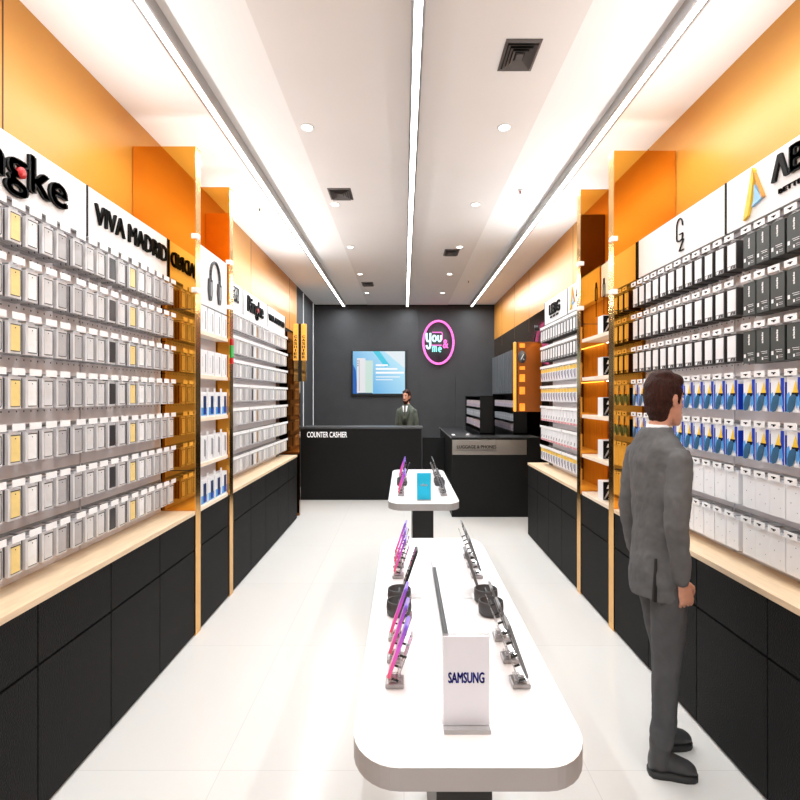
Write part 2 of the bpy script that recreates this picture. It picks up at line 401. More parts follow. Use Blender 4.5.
m_tag = mat('white_label_card', srgb(250, 249, 250), .4, noise=.01)
m_side = mat('pack_side_grey', srgb(172, 170, 172), .4, noise=.08, nscale=40)
m_sided = mat('pack_gap_dark', srgb(58, 55, 55), .5)
m_frame = mat('pack_clear_tray', srgb(222, 220, 222), .25, noise=.04, nscale=30)
COLS = {'yellow': srgb(244, 216, 142), 'white': srgb(244, 244, 244), 'pale grey': srgb(218, 217, 218), 'grey': srgb(182, 180, 182), 'black': srgb(52, 50, 54), 'cream': srgb(226, 220, 200), 'brown': srgb(170, 135, 95)}
def colm(c): return mat('insert_'+c.replace(' ', '_'), COLS[c], .35, noise=.05, nscale=25)
# a clamshell phone-case pack; local origin at the hook hole, front toward +X*s
def case_body(s, w, h, d):
    m = MB()
    t = .0
    m.box(-s*.016, 0, -w/2, w/2, -.014-h, -.012, m_frame, bevel=.002)
    m.box(-s*.022, -s*.016, -w/2+.003, w/2-.003, -.014-h+.002, -.016, m_sided)
    m.box(-s*.034, -s*.022, -w/2, w/2, -.014-h, -.012, m_side, bevel=.002)
    m.box(-s*.040, -s*.034, -w/2+.003, w/2-.003, -.014-h+.002, -.016, m_sided)
    m.box(-s*.058, -s*.040, -w/2, w/2, -.014-h, -.012, m_side, bevel=.002)
    m.box(-s*.064, -s*.058, -w/2+.003, w/2-.003, -.014-h+.002, -.016, m_sided)
    m.box(-s*d, -s*.064, -w/2, w/2, -.014-h, -.012, m_side, bevel=.002)
    m.box(-s*.008, -s*.006, -w/2+.012, w/2-.012, -.013, -.001, m_frame)
    return m
def case_parts(s, w, h, d, c):
    b = case_body(s, w, h, d).mesh('pack_body')
    i = MB().box(0, s*.002, -w/2+.013, w/2-.01, -.014-h+.012, -.026, colm(c)).box(0, s*.0024, -w/2+.013, w/2-.01, -.026, -.022, m_sided)
    i.box(0, s*.0024, w/2-.010, w/2-.007, -.014-h+.012, -.022, m_sided).box(0, s*.0024, -w/2+.013, w/2-.01, -.014-h+.009, -.014-h+.012, m_sided)
    i.tube((s*.002, .0, -.037), (s*.003, .0, -.037), .0025, m_sided, 8)
    return b, i.mesh('insert')
NEARL = {}
def row_near_left():
    ys = [2.185, 2.285, 2.388, 2.485, 2.607, 2.707, 2.805, 2.91, 3.014, 3.131, 3.238, 3.335, 3.441, 3.546, 3.652]
    seq = ['yellow', 'white', 'pale grey', 'grey', 'grey', 'pale grey', 'pale grey', 'black', 'pale grey', 'yellow', 'white', 'pale grey', 'grey', 'grey', 'pale grey']
    ys = [2.08]+ys; seq = ['grey']+seq
    return ys, seq
ys, seq = row_near_left()
nearL = ys
pegboard('left', 1.86, 2.79, [y for y in ys if y < 2.75], 'white pegboard under the near left sign with the red-dotted lettering', 'nearest left pegboard')
pegboard('left', 2.79, 3.72, [y for y in ys if y > 2.75], 'white pegboard on the left just before the first mirrored fin', 'left pegboard beside first fin')
cache = {}
SPEC = {'pale grey': 'pale grey'}
for r, z in enumerate(ROWZ):
    for k, (y, c) in enumerate(zip(ys, seq)):
        if c not in cache: cache[c] = case_parts(1, .074, .128, .0995, c)
        bd, ins = cache[c]
        n_from = len(ys)-1-k
        e = empty('phone_case_pack', (KL, y, z+.079), '%s phone case pack, %s row, %s from the first left mirrored fin' % (c, ROWN[r], ORD[n_from]), 'phone case', 'phone case packs on the near left pegboards')
        inst('tray', bd, e); inst('insert_card', ins, e)

# far left: slimmer packs, taken for phone cases like the near ones
random.seed(3)
ysB = [4.70+.1*k for k in range(26)]
seqB = ['pale grey', 'cream', 'pale grey', 'grey', 'pale grey', 'white', 'grey', 'pale grey', 'grey', 'black', 'white', 'brown', 'pale grey', 'grey', 'white', 'pale grey', 'grey', 'pale grey', 'white', 'grey', 'cream', 'pale grey', 'grey', 'pale grey', 'white', 'cream']
for a, b2, lab in ((4.585, 5.45, 'first'), (5.45, 6.45, 'second'), (6.45, 7.05, 'third')):
    pegboard('left', a, b2, [y for y in ysB if a < y < b2+(.25 if a > 6 else 0)], 'white pegboard in the far left run, %s beyond the mirrored fin' % lab, '%s far left pegboard' % lab, rail=True, ext=.2 if a > 6 else 0)
cb = {}
for r, z in enumerate(ROWZ):
    for k, (y, c) in enumerate(zip(ysB, seqB)):
        if c not in cb:
            m = MB()
            m.box(-.0995, 0, -.036, .036, -.142, -.012, m_frame, bevel=.0015).box(0, .002, -.024, .028, -.13, -.02, colm(c)).box(-.03, -.02, -.0365, .0365, -.143, -.011, m_sided).box(-.008, -.006, -.02, .02, -.013, -.001, m_frame)
            cb[c] = m.mesh('slim_pack')
        o = inst('slim_hanging_pack', cb[c], None, (KL, y, z+.079))
        tag(o, '%s slim accessory pack, %s row, %s beyond the second left mirrored fin' % (c, ROWN[r], ORD[k]), 'accessory pack', 'slim accessory packs on the far left pegboards')

# ---- near right
ysR = [3.74-.1*k for k in range(12)]+[2.51, 2.415, 2.32, 2.22, 2.12]
m_bbox = mat('black_box_card', srgb(62, 66, 64), .45, noise=.05, nscale=20)
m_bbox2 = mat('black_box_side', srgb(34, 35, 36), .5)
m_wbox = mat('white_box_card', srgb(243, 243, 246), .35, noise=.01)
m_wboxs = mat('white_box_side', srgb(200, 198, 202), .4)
m_blue = mat('royal_blue_card', srgb(20, 60, 190), .35, noise=.05, nscale=15)
m_blue2 = mat('sky_blue_card', srgb(90, 165, 235), .35, noise=.2, nscale=25)
m_yel = mat('yellow_print', srgb(250, 205, 60), .35, noise=.04)
m_teal = mat('petrol_case', srgb(48, 98, 135), .3, noise=.15, nscale=20)
m_pink = mat('pink_print', srgb(225, 150, 155), .4, noise=.04)
m_lil = mat('lilac_print', srgb(170, 165, 190), .4, noise=.15, nscale=60)
S = -1
def pk(kind):
    m = MB(); w, h = .084, .135
    F = lambda a, b, c, d, mm, t=.0015: m.box(0, S*t, a, b, c, d, mm)     # on the front; +y is left in the photo
    if kind == 'black':
        w = .086; h = .15
        m.box(-S*.0895, 0, -w/2, w/2, -.012-h, -.010, m_bbox, bevel=.0015)
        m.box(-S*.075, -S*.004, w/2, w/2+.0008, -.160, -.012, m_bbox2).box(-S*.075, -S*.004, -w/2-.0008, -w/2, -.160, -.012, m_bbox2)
        for i, (dz, l) in enumerate(((0, .009), (.010, .007), (.019, .011), (.031, .006), (.039, .010))): F(-.004, .003+.002*(i % 2), -.028-dz-l, -.028-dz, m_tag)
        F(.024, .036, -.135, -.118, m_tag); F(-.03, .01, -.116, -.114, m_tag); F(-.03, .004, -.124, -.122, m_tag)
        F(-.004, .004, -.152, -.14, m_tag); F(-.034, -.012, -.148, -.146, m_wboxs); F(-.034, -.012, -.140, -.138, m_wboxs)
    elif kind == 'white':
        m.box(-S*.0895, 0, -w/2+.006, w/2-.006, -.012-h, -.012, m_sided, bevel=.001)
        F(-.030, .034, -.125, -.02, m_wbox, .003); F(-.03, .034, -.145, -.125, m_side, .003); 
        F(.010, .026, -.143, -.131, m_tag, .0035)
        m.prism([(0, 0), (.009, .003), (.022, .018), (.013, .018)], .001, m_ink, right_frame(-.004, .008, -.145))
        F(-.026, -.016, -.143, -.128, m_ink, .0035)
    elif kind == 'blue':
        w, h = .084, .145
        m.box(-S*.0895, 0, -w/2, w/2, -.012-h, -.010, m_wbox, bevel=.001)
        m.box(-S*.06, -S*.003, w/2, w/2+.001, -.155, -.03, m_blue).box(-S*.06, -S*.003, -w/2-.001, -w/2, -.155, -.03, m_blue)
        R = right_frame(-.001, 0, -.157)
        def P(pts, mm, zoff=0.): m.prism(pts, .001, mm, right_frame(-.0005-zoff, 0, -.157))
        P([(.022, .145), (.042, .145), (.042, .0), (.036, .0), (.020, .07)], m_blue)                    # blue right border
        P([(-.042, .075), (-.028, .085), (-.020, .05), (-.034, .0), (-.042, .0)], m_blue2)
        P([(.014, .08), (.030, .072), (.036, .03), (.024, .0), (.012, .03)], m_blue2, .0006)
        P([(.012, .132), (-.008, .082), (.026, .082)], m_yel, .0012)
        P([(-.010, .082), (.028, .082), (.024, .066), (-.014, .066)], m_ink, .0014)
        P([(.018, .0), (.026, .030), (.034, .0)], m_wbox, .0016)
        P([(-.034, .004), (-.036, .03), (-.024, .062), (-.010, .074), (.010, .074), (.014, .064), (.008, .03), (-.006, .004), (-.024, -.002)], m_teal, .002)
    elif kind == 'plain':
        w, h = .094, .15
        m.box(-S*.0895, 0, -w/2, w/2, -.010-h, -.008, m_wbox, bevel=.001)
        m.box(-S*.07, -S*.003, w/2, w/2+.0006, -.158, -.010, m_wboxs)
        F(.016, .019, -.085, -.081, m_grey); F(-.02, -.018, -.12, -.117, m_grey); F(-.012, -.0085, -.04, -.037, m_grey)
    elif kind == 'yellowtop':
        m.box(-S*.0895, 0, -w/2, w/2, -.012-h, -.010, m_wbox, bevel=.001)
        F(-.04, .04, -.05, -.014, m_yel); F(-.035, .0, -.135, -.055, m_lil); F(.01, .022, -.10, -.06, m_dgrey, .002)
        F(-.012, .006, -.12, -.10, m_dgrey, .002)
    elif kind == 'pinkfoot':
        m.box(-S*.0895, 0, -w/2, w/2, -.012-h, -.010, m_wbox, bevel=.001)
        F(-.04, .04, -.145, -.125, m_pink)
        m.prism([(-.012, 0), (0, 0), (.014, .03), (.002, .03)], .001, m_ink, right_frame(-.001, 0, -.112))
    m.box(-S*.008, -S*.006, -.02, .02, -.013, -.001, m_frame)
    return m.mesh('pack_'+kind)
PK = {k: pk(k) for k in ('black', 'white', 'blue', 'plain', 'yellowtop', 'pinkfoot')}
DES = {'black': ('accessory_box', 'black printed accessory box', 'box'), 'white': ('accessory_pack', 'white-fronted dark-edged pack', 'accessory pack'), 'blue': ('phone_case_pack', 'blue and white pack with yellow triangle', 'phone case'),
       'plain': ('accessory_box', 'plain white accessory box', 'box'), 'yellowtop': ('accessory_pack', 'yellow-topped lilac pack', 'accessory pack'), 'pinkfoot': ('accessory_pack', 'white pack with pink foot', 'accessory pack')}
pegboard('right', 2.765, 3.79, [y for y in ysR if y > 2.765], 'white pegboard on the right just before the first mirrored fin', 'right pegboard beside first fin', squiggle=True)
pegboard('right', 1.86, 2.765, [y for y in ysR if y < 2.765 and y > 1.9], 'white pegboard with black boxes, nearest on the right', 'nearest right pegboard', squiggle=True)
for r, z in enumerate(ROWZ):
    for k, y in enumerate(ysR):
        kind = ('black' if k >= 12 else 'white') if r < 3 else ('blue' if r < 5 else 'plain')
        nm, d, cat = DES[kind]
        o = inst(nm, PK[kind], None, (KR, y, z+.079))
        tag(o, '%s, %s row, %s before the first right mirrored fin' % (d, ROWN[r], ORD[k]), cat, '%ss on the near right pegboards' % d)
ysRB = [4.78+.1*k for k in range(16)]
pegboard('right', 4.635, 5.45, [y for y in ysRB if y < 5.43], 'white pegboard in the far right run, next to the mirrored fin', 'far right pegboard beside second fin', rail=True)
pegboard('right', 5.45, 6.15, [y for y in ysRB if 5.43 < y], 'white pegboard in the far right run, farthest from the camera', 'rearmost far right pegboard', rail=True, ext=.16)
for r, z in enumerate(ROWZ):
    kind = ['white', 'white', 'yellowtop', 'yellowtop', 'pinkfoot', 'pinkfoot', 'yellowtop'][r]
    nm, d, cat = DES[kind]
    for k, y in enumerate(ysRB):
        o = inst(nm, PK[kind], None, (KR, y, z+.079))
        tag(o, '%s, %s row, %s beyond the second right mirrored fin' % (d, ROWN[r], ORD[k]), cat, '%ss on the far right pegboards' % d)

# ------------------------------------------------------------------ brand signs above the pegboards
ZS0, ZS1 = CAM+.83, CAM+1.093
ZSM = (ZS0+ZS1)/2
m_sign = mat('white_sign_face', srgb(246, 245, 246), .45, noise=.01, nscale=3)
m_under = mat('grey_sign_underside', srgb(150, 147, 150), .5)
def sign(side, y0, y1, lab, name='brand_sign'):
    xs = SL if side == 'left' else SR; s = 1 if side == 'left' else -1
    xw = XL+.006 if side == 'left' else XR-.006
    e = empty(name, (xs, y0, ZS0), lab, 'sign', 'white brand signs over the pegboards')
    L = y1-y0; dx = xw-xs
    inst('face', MB().box(-s*.02, 0, .006, L-.006, 0, ZS1-ZS0, m_sign, bevel=.001).mesh('f'), e)
    inst('box', MB().box(dx, -s*.02, .002, L-.002, .031, ZS1-ZS0-.01, m_white).mesh('b'), e)
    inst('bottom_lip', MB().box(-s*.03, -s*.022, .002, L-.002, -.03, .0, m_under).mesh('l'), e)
    inst('divider', MB().box(-s*.02, s*.004, L-.006, L+.006, 0, ZS1-ZS0, m_ink).mesh('d'), e)
    return e
d = .012
def ringke(e, yc, w):
    f = w/.8
    child_text(e, 'lettering', 'Ringke', w, .21, d, m_ink, left_frame(SL+.001, yc, ZSM-.012), bold=.018)
    o = MB().lathe([(.024, 0), (.024, .016), (.001, .017)], m_red, 20, M=left_frame(SL+.001, yc+.075*f, ZSM-.01)).build('red_dot', e); o.location = -e.location
e = sign('left', 1.72, 2.79, 'white sign with rounded black lettering and a red dot, nearest left'); ringke(e, 2.225, .76)
e = sign('left', 2.79, 3.735, 'white sign reading VIVA MADRID beside the first left mirrored fin')
child_text(e, 'lettering', 'VIVA MADRID', .86, .105, d, m_ink, left_frame(SL+.001, 3.285, ZSM+.01), bold=.012)
e = sign('left', 4.585, 5.49, 'white sign with black-framed square letters, far left run')
o = MB().box(SL, SL+.008, 4.98, 5.34, ZSM-.045, ZSM+.10, m_ink).build('emblem_frame', e); o.location = -e.location
child_text(e, 'lettering', 'EFA', .30, .10, .008, m_sign, left_frame(SL+.008, 5.16, ZSM+.028), bold=.022)
e = sign('left', 5.49, 6.456, 'white sign with rounded black lettering, middle of far left run'); ringke(e, 5.95, .62)
e = sign('left', 6.456, 7.43, 'white sign with a line of small black capitals, last on the left')
child_text(e, 'lettering', 'VIVA MADRID', .84, .075, d, m_ink, left_frame(SL+.001, 6.93, ZSM), bold=.016)
# right
e = sign('right', 2.765, 3.80, 'white sign with thin tall black monogram, right wall beside mirrored fin')
def strokes(e, pts_list, r, M, name='monogram', m=None):
    mb = MB()
    for pts in pts_list:
        for p, q in zip(pts, pts[1:]):
            mb.tube(M @ Vector((p[0], p[1], r)), M @ Vector((q[0], q[1], r)), r, m or m_ink, 6)
    o = mb.build(name, e); o.location = -e.location; return o
M = right_frame(SR-.001, 3.22, ZSM+.005)
arc = [(.035*math.cos(t), .045+.05*math.sin(t)) for t in [0+.2*i for i in range(17)]]
strokes(e, [arc+[(-.035, .045), (-.035, -.02), (-.028, -.035), (.0, -.04), (.03, -.035), (.035, -.01), (.035, .0), (.0, .0)], [(-.005, -.04), (.045, -.04), (-.005, -.10), (.045, -.10)]], .0045, M)
def ablogo(e, yc, sc=1., mono=False):
    M = right_frame(SR-.001, yc, ZSM)
    mb = MB()
    P = lambda pts: [(p[0]*sc, p[1]*sc) for p in pts]
    mb.prism(P([(-.07, -.115), (-.035, -.10), (-.02, -.055), (.005, .05), (.012, .10), (-.002, .115)]), .014, m_yel, M)
    mb.prism(P([(-.006, .115), (.012, .085), (.075, -.045), (.066, -.052)]), .014, mat('gold_outline', srgb(215, 150, 60), .4), M)
    mb.prism(P([(.01, .03), (.006, -.04), (-.01, -.068), (.062, -.05)]), .012, mat('pale_blue_logo', srgb(150, 200, 240), .4, noise=.08), M)
    o = mb.build('logo', e); o.location = -e.location
    M2 = right_frame(SR-.001, yc-.18*sc, ZSM+.045*sc)
    mb = MB()
    mb.prism(P([(-.055, -.055), (-.03, -.055), (-.002, .025), (.026, -.055), (.051, -.055), (.01, .055), (-.014, .055)]), .012, m_ink, M2)
    o = mb.build('lettering', e); o.location = -e.location
    child_text(e, 'lettering', 'B', .09*sc, .11*sc, .012, m_ink, right_frame(SR-.001, yc-.29*sc, ZSM+.045*sc), bold=.02)
e = sign('right', 1.72, 2.765, 'white sign with yellow and blue triangular logo, nearest on the right')
ablogo(e, 2.535)
child_text(e, 'tagline', 'BETTER THINKING', .42, .02, .006, m_ink, right_frame(SR-.001, 2.16, ZSM-.062), bold=.01)
e = sign('right', 4.635, 5.45, 'white sign with pale yellow logo, far right run beside mirrored fin')
ablogo(e, 5.27, .95)
child_text(e, 'tagline', 'BETTER', .2, .018, .006, m_ink, right_frame(SR-.001, 4.98, ZSM-.05), bold=.022)
e = sign('right', 5.45, 6.33, 'white sign with four stacked-stroke black letters, last on the right')
child_text(e, 'lettering', 'LEBG', .40, .115, .012, m_ink, right_frame(SR-.001, 5.90, ZSM+.01), bold=.022)
for k in range(3):
    o = MB().box(SR-.007, SR-.001, 5.76+k*.12, 5.84+k*.12, ZSM-.085, ZSM-.065, m_ink).build('tagline', e); o.location = -e.location
# added troughs with unseen lamps, invented on the sign tops to brighten the ceiling
for side, y0, y1 in (('left', 1.72, 3.73), ('left', 4.6, 7.4), ('right', 1.72, 3.79), ('right', 4.65, 6.3), ('left', 3.86, 4.44), ('right', 3.93, 4.5)):
    sg = 1 if side == 'left' else -1
    x = (SL-.06) if side == 'left' else (SR+.06)
    reg = 'near' if y0 < 3 else 'far' if y0 > 4.5 else 'fin-side'
    e = empty('added_uplight', (x, y0, ZS1-(.01 if y0 < 3 or y0 > 4.5 else -.001)), 'added ceiling-brightening uplight trough on top of the %s %s signs' % (reg, side), 'light')
    inst('trough', MB().box(-.04, .04, .03, y1-y0-.03, .0, .006, m_alu).box(-.04, -.034, .03, y1-y0-.03, .006, .02, m_alu).box(.034, .04, .03, y1-y0-.03, .006, .02, m_alu).mesh('t'), e)
    la = bpy.data.lights.new('added_fill_lamp', 'AREA'); la.shape = 'RECTANGLE'; la.size = .05; la.size_y = y1-y0-.2; la.energy = (3.1 if y0 < 3 else 4.8 if y0 > 4.5 else 5.)*(y1-y0); la.spread = math.radians(115); la.color = (.90, .965, 1)
    lo = bpy.data.objects.new('added_fill_lamp', la); C.objects.link(lo); lo.parent = e; lo.location = (0, (y1-y0)/2, .022)
    lo.rotation_euler = (0, PI+sg*.46, 0)

# ------------------------------------------------------------------ niches between the fins
def niche(side):
    left = side == 'left'
    s = 1 if left else -1
    y0, y1 = (3.842, 4.459) if left else (3.908, 4.512)
    xf = FL if left else FR
    xb = -1.56 if left else 1.72
    xw = XL+.006 if left else XR-.006
    e = empty('back_panel', (xf, y0, TOPZ-.029), ('pale grey back panel behind the shelves between the left mirrored fins' if left else 'warm oak back panel behind the shelves between the right mirrored fins'), 'panel')
    def part(name, mb): o = mb.build(name, hd if 'picture' in name else e); o.location = -o.parent.location; return o
    part('board', MB().box(xb, xw, y0, y1, TOPZ-.029, CAM+(.67 if left else .83), mat('niche_back_white', srgb(214, 208, 212), .6, noise=.02) if left else m_woodd))
    hx = xf-.012*s if left else SR
    hd = empty('header_panel', (hx, y0, CAM+.66), 'white header panel with a headphone picture between the left fins' if left else 'cream header panel with charger pictures between the right fins', 'sign')
    z_ = CAM+(.672 if left else .832)
    o = MB().box(hx, xw, y0, y1, z_, ZS1, m_sign if left else mat('cream_header', srgb(250, 236, 205), .5, noise=.02)).build('panel', hd); o.location = -hd.location
    zs = [CAM+.475, CAM+.155, CAM-.155, CAM-.485, TOPZ+.0]
    for z in zs:
        o = MB().box(xf-.002*s, xb+.001*s, y0+.001, y1-.001, z-.028, z, m_shelf, bevel=.0015).build('shelf_board')
        tag(o, 'pale shelf board between the %s mirrored fins, %s from the top' % (side, ORD[zs.index(z)]), 'shelf', 'shelf boards in the niches')
        if z > TOPZ and not left:
            part('added_glow_line', MB().box(xb+.02*s, xb+.03*s, y0+.02, y1-.02, z-.034, z-.028, mat('added_warm_glow', (1, .93, .85), .5, emis=(1, .92, .80), es=4)))  # unseen glow strip added under each upper shelf to brighten the oak
    if left:
        M = left_frame(hx+.001, 4.16, CAM+.86)
        mb = MB(); md = m_dgrey
        pts = [(.10*math.cos(t), .05+.12*math.sin(t)) for t in [PI*i/14 for i in range(15)]]
        pts = [(.10, -.0)]+pts+[(-.10, .0)]
        for p, q in zip(pts, pts[1:]): mb.tube(M @ Vector((p[0], p[1], .008)), M @ Vector((q[0], q[1], .008)), .010, md, 8)
        for sx in (-1, 1):
            mb.prism([(sx*.10-.035, .02), (sx*.10+.035, .02), (sx*.10+.045, -.06), (sx*.10+.02, -.14), (sx*.10-.02, -.14), (sx*.10-.042, -.06)], .012, md, M)
            mb.prism([(sx*.10-.012, .0), (sx*.10+.022, .0), (sx*.10+.026, -.06), (sx*.10+.008, -.11), (sx*.10-.01, -.1)], .016, m_grey, M)
        part('headphone_picture', mb)
    else:
        for yc, sc in ((4.44, 1.),):
            M = right_frame(hx-.001, yc, CAM+.88)
            mb = MB(); q = [(-.02*sc, -.06*sc), (-.02*sc, .04*sc), (-.008*sc, .06*sc), (-.008*sc, .09*sc), (.008*sc, .09*sc), (.008*sc, .06*sc), (.02*sc, .04*sc), (.02*sc, -.06*sc), (-.02*sc, -.06*sc)]
            for p, r in zip(q, q[1:]): mb.tube(M @ Vector((*p, .004)), M @ Vector((*r, .004)), .004, m_ink, 6)
            mb.tube(M @ Vector((0, -.06*sc, .004)), M @ Vector((0, -.2, .004)), .003, m_ink, 6)
            part('charger_picture', mb)
    return zs
zsL = niche('left')
m_pblue = mat('deep_blue_picture', srgb(20, 50, 100), .3, noise=.2, nscale=20)
def nbox(kind):
    m = MB(); w, h, dp = .125, .185, .07
    m.box(-dp, 0, -w/2, w/2, 0, h, m_wbox, bevel=.002)
    if kind == 'stripe':
        m.box(0, .0012, .022, .036, .02, h-.03, m_grey).box(0, .0012, -.03, -.022, .06, h-.05, m_wboxs)
    elif kind == 'blue':
        m.box(0, .001, -w/2+.006, w/2-.006, .012, .07, m_blue2).box(0, .002, -.012, .040, .02, h-.03, m_pblue).box(0, .003, -.002, .030, .03, .06, m_blue)
        m.box(-.03, -.028, -.02, .02, h-.001, h+.03, m_wbox)
    else:
        m.box(0, .001, .0, .024, .04, h-.02, m_grey).box(0, .001, .030, .036, .02, h-.03, m_pblue)
        m.box(-.03, -.028, -.02, .02, h-.001, h+.03, m_wbox)
    return m.mesh('niche_box')
NB = {k: nbox(k) for k in ('stripe', 'blue', 'hang')}
ND = {'stripe': 'white box with grey stripe', 'blue': 'white box with blue phone picture', 'hang': 'white tabbed box with grey print'}
for r, (z, kind) in enumerate(zip(zsL, ('stripe', 'stripe', 'blue', 'hang', 'blue'))):
    for k, y in enumerate((3.95, 4.10, 4.25, 4.40)):
        o = inst('accessory_box', NB[kind], None, (FL-.012, y, z))
        tag(o, '%s, %s shelf between left mirrored fins, %s from the front' % (ND[kind], ('top', 'second', 'third', 'fourth', 'bottom')[r], ORD[k]), 'box', 'boxes on the left niche shelves')
zsR = niche('right')
m = MB(); m.box(.0, .085, 0, .10, 0, .145, m_wbox, bevel=.002)
m.box(.006, .080, -.0015, 0, .004, .141, m_ink)
for k in range(5): m.prism([(0, 0), (.012, 0), (.032, .04), (.020, .04)], .001, m_wboxs if k % 2 else m_grey, front_frame(.010+.011*k, -.0015, .012+.018*(k % 3)))
m.prism([(.0, .0), (.02, .0), (.03, .02), (.012, .03)], .001, m_tag, front_frame(.03, -.0016, .09))
RB = m.mesh('photo_box')
for r, z in enumerate(zsR):
    if r == 0: zz = z
    o = inst('accessory_box', RB, None, (FR+.03, 4.12, z))
    tag(o, 'white box with black and white photo, %s shelf between right mirrored fins' % ('top', 'second', 'third', 'fourth', 'bottom')[r], 'box', 'photo boxes on the right niche shelves')

# ------------------------------------------------------------------ blade signs at the far ends of the runs
e = empty('blade_sign', (-1.35, 7.44, CAM+.2), 'lit gold vertical CASHIER blade sign at the far left', 'sign')
g = MB().box(-.075, 0, 0, .04, .29, .80, m_goldlit, bevel=.012).box(-.185, -.11, 0, .04, .29, .80, m_goldlit, bevel=.012)
inst('lit_face', g.mesh('g'), e)
inst('lower_glass', MB().box(-.075, 0, .0, .04, 0, .295, m_amberb, bevel=.01).box(-.185, -.11, 0, .04, 0, .295, m_amberb, bevel=.01).mesh('l'), e)
inst('spine', MB().box(-.11, -.075, .0, .05, 0, .80, m_seam).mesh('s'), e)
for k, ch in enumerate('CASHIER'):
    for dx in (-.038, -.148):
        child_text(e, 'lettering', ch, .04 if ch != 'I' else .01, .034, .006, mat('brown_lettering', srgb(90, 45, 10), .5), front_frame(-1.35+dx, 7.439, CAM+.2+.62-.047*k), bold=.016)
# brown end fin closing the left run
o = MB().box(XL+.01, FL-.002, 7.50, 7.57, .001, CAM+.9, mat('bronze_end_mirror', (.30, .12, .03), .08, metal=1, noise=.05, nscale=3)).build('end_fin')
tag(o, 'dark bronze mirrored end panel closing the far left shelf run', 'partition')
e = empty('blade_sign', (1.317, 6.46, CAM-.19), 'amber glass blade sign with a round emblem at the far right', 'sign')
inst('panel', MB().box(.045, .34, 0, .04, 0, .84, m_bronze, bevel=.004).mesh('p'), e)
inst('lit_edge', MB().box(0, .036, -.002, .042, 0, .84, m_goldlit, bevel=.014).mesh('e'), e)
inst('spine', MB().box(.034, .047, .002, .038, 0, .84, m_seam).mesh('s'), e)
inst('emblem', MB().lathe([(.001, .012), (.05, .012), (.05, 0), (.001, 0)], m_dgrey, 28, M=front_frame(.10, 0, .66), sy=1.5).mesh('m'), e)
inst('emblem_mark', MB().prism([(-.02, -.03), (-.012, -.035), (.022, .03), (.014, .036)], .004, m_wboxs, front_frame(.10, -.012, .66)).prism([(.0, -.01), (.008, -.02), (.026, -.036), (.02, -.04)], .004, m_wboxs, front_frame(.10, -.012, .66)).mesh('k'), e)
for z0, z1 in ((.505, .545), (.36, .45), (.21, .30), (.01, .10), (.77, .82)):
    inst('lit_square', MB().box(.07, .135, -.004, 0, z0, z1, mat('amber_lit_square', srgb(235, 140, 40), .3, emis=srgb(250, 150, 40), es=.6, noise=.3, nscale=15), bevel=.003).mesh('q'), e)
la = bpy.data.lights.new('blade_lamp', 'SPOT'); la.energy = 5; la.color = (1, .75, .4); la.spot_size = 1.2; la.shadow_soft_size = .02
lo = bpy.data.objects.new('blade_lamp', la); C.objects.link(lo); lo.parent = e; lo.location = (.25, -.12, .95); lo.rotation_euler = (.2, 0, 0)
inst('lamp_head', MB().tube((.25, -.12, .96), (.25, -.12, 1.02), .03, m_black).tube((.25, -.12, 1.0), (.25, .02, .84), .008, m_black).mesh('h'), e)

# ------------------------------------------------------------------ back of the shop
e = empty('television', (0, YB-.0202, CAM+.495), 'wall-mounted television with a bright blue phone advert', 'television')
X0, X1, Z0, Z1 = -1.12, .06, -.49, .49
inst('bezel', MB().box(X0, X1, -.05, 0, Z0, Z1, m_black, bevel=.006).mesh('z'), e)
def scr(name, c1, c2, es=1.0, rot=.6):
    m = bpy.data.materials.new(name); m.use_nodes = True; nt = m.node_tree; b = nt.nodes['Principled BSDF']
    b.inputs['Base Color'].default_value = (0, 0, 0, 1); b.inputs['Roughness'].default_value = .2
    tc = nt.nodes.new('ShaderNodeTexCoord'); mp = nt.nodes.new('ShaderNodeMapping'); mp.inputs['Rotation'].default_value = (0, rot, 0); mp.inputs['Location'].default_value = (.9, 0, .2); mp.inputs['Scale'].default_value = (.9, .9, .9)
    gr = nt.nodes.new('ShaderNodeTexGradient'); cr = nt.nodes.new('ShaderNodeValToRGB')
    cr.color_ramp.elements[0].color = (*c1, 1); cr.color_ramp.elements[1].color = (*c2, 1)
    nt.links.new(tc.outputs['Object'], mp.inputs[0]); nt.links.new(mp.outputs[0], gr.inputs[0]); nt.links.new(gr.outputs[0], cr.inputs[0])
    nt.links.new(cr.outputs[0], b.inputs['Emission Color']); b.inputs['Emission Strength'].default_value = es
    return m
E = lambda nm, c, s=1.: mat(nm, (0, 0, 0), .3, emis=c, es=s)
inst('screen', MB().box(X0+.035, X1-.04, -.054, -.05, Z0+.045, Z1-.035, scr('screen_blue', srgb(60, 160, 225), srgb(190, 235, 250), 1.)).mesh('s'), e)
F = -.0545
fr = lambda x, z, q=0: front_frame(x, F-q, z)
inst('screen_shape', MB().prism([(0, 0), (.10, 0), (.06, .5), (0, .62)], .001, E('screen_deep_blue', srgb(20, 95, 180)), fr(X0+.036, Z0+.046)).mesh('a'), e)
inst('screen_shape', MB().prism([(0, 0), (.14, 0), (.36, -.30), (.26, -.34)], .001, E('screen_teal', srgb(60, 200, 225)), fr(-.66, Z1-.036)).mesh('a'), e)
inst('screen_shape', MB().prism([(0, 0), (.435, 0), (.435, -.36)], .001, E('screen_pale', srgb(225, 235, 240)), fr(-.42, Z1-.036)).mesh('a'), e)
a = MB().box(-1.0, -.82, F-.003, F-.001, Z0+.06, Z0+.80, E('advert_phone_white', srgb(228, 228, 232)), bevel=0).box(-.82, -.66, F-.003, F-.001, Z0+.06, Z0+.75, E('advert_phone_mint', srgb(200, 225, 215))).box(-.96, -.94, F-.004, F-.003, Z0+.1, Z0+.76, E('advert_phone_line', srgb(190, 185, 190)))
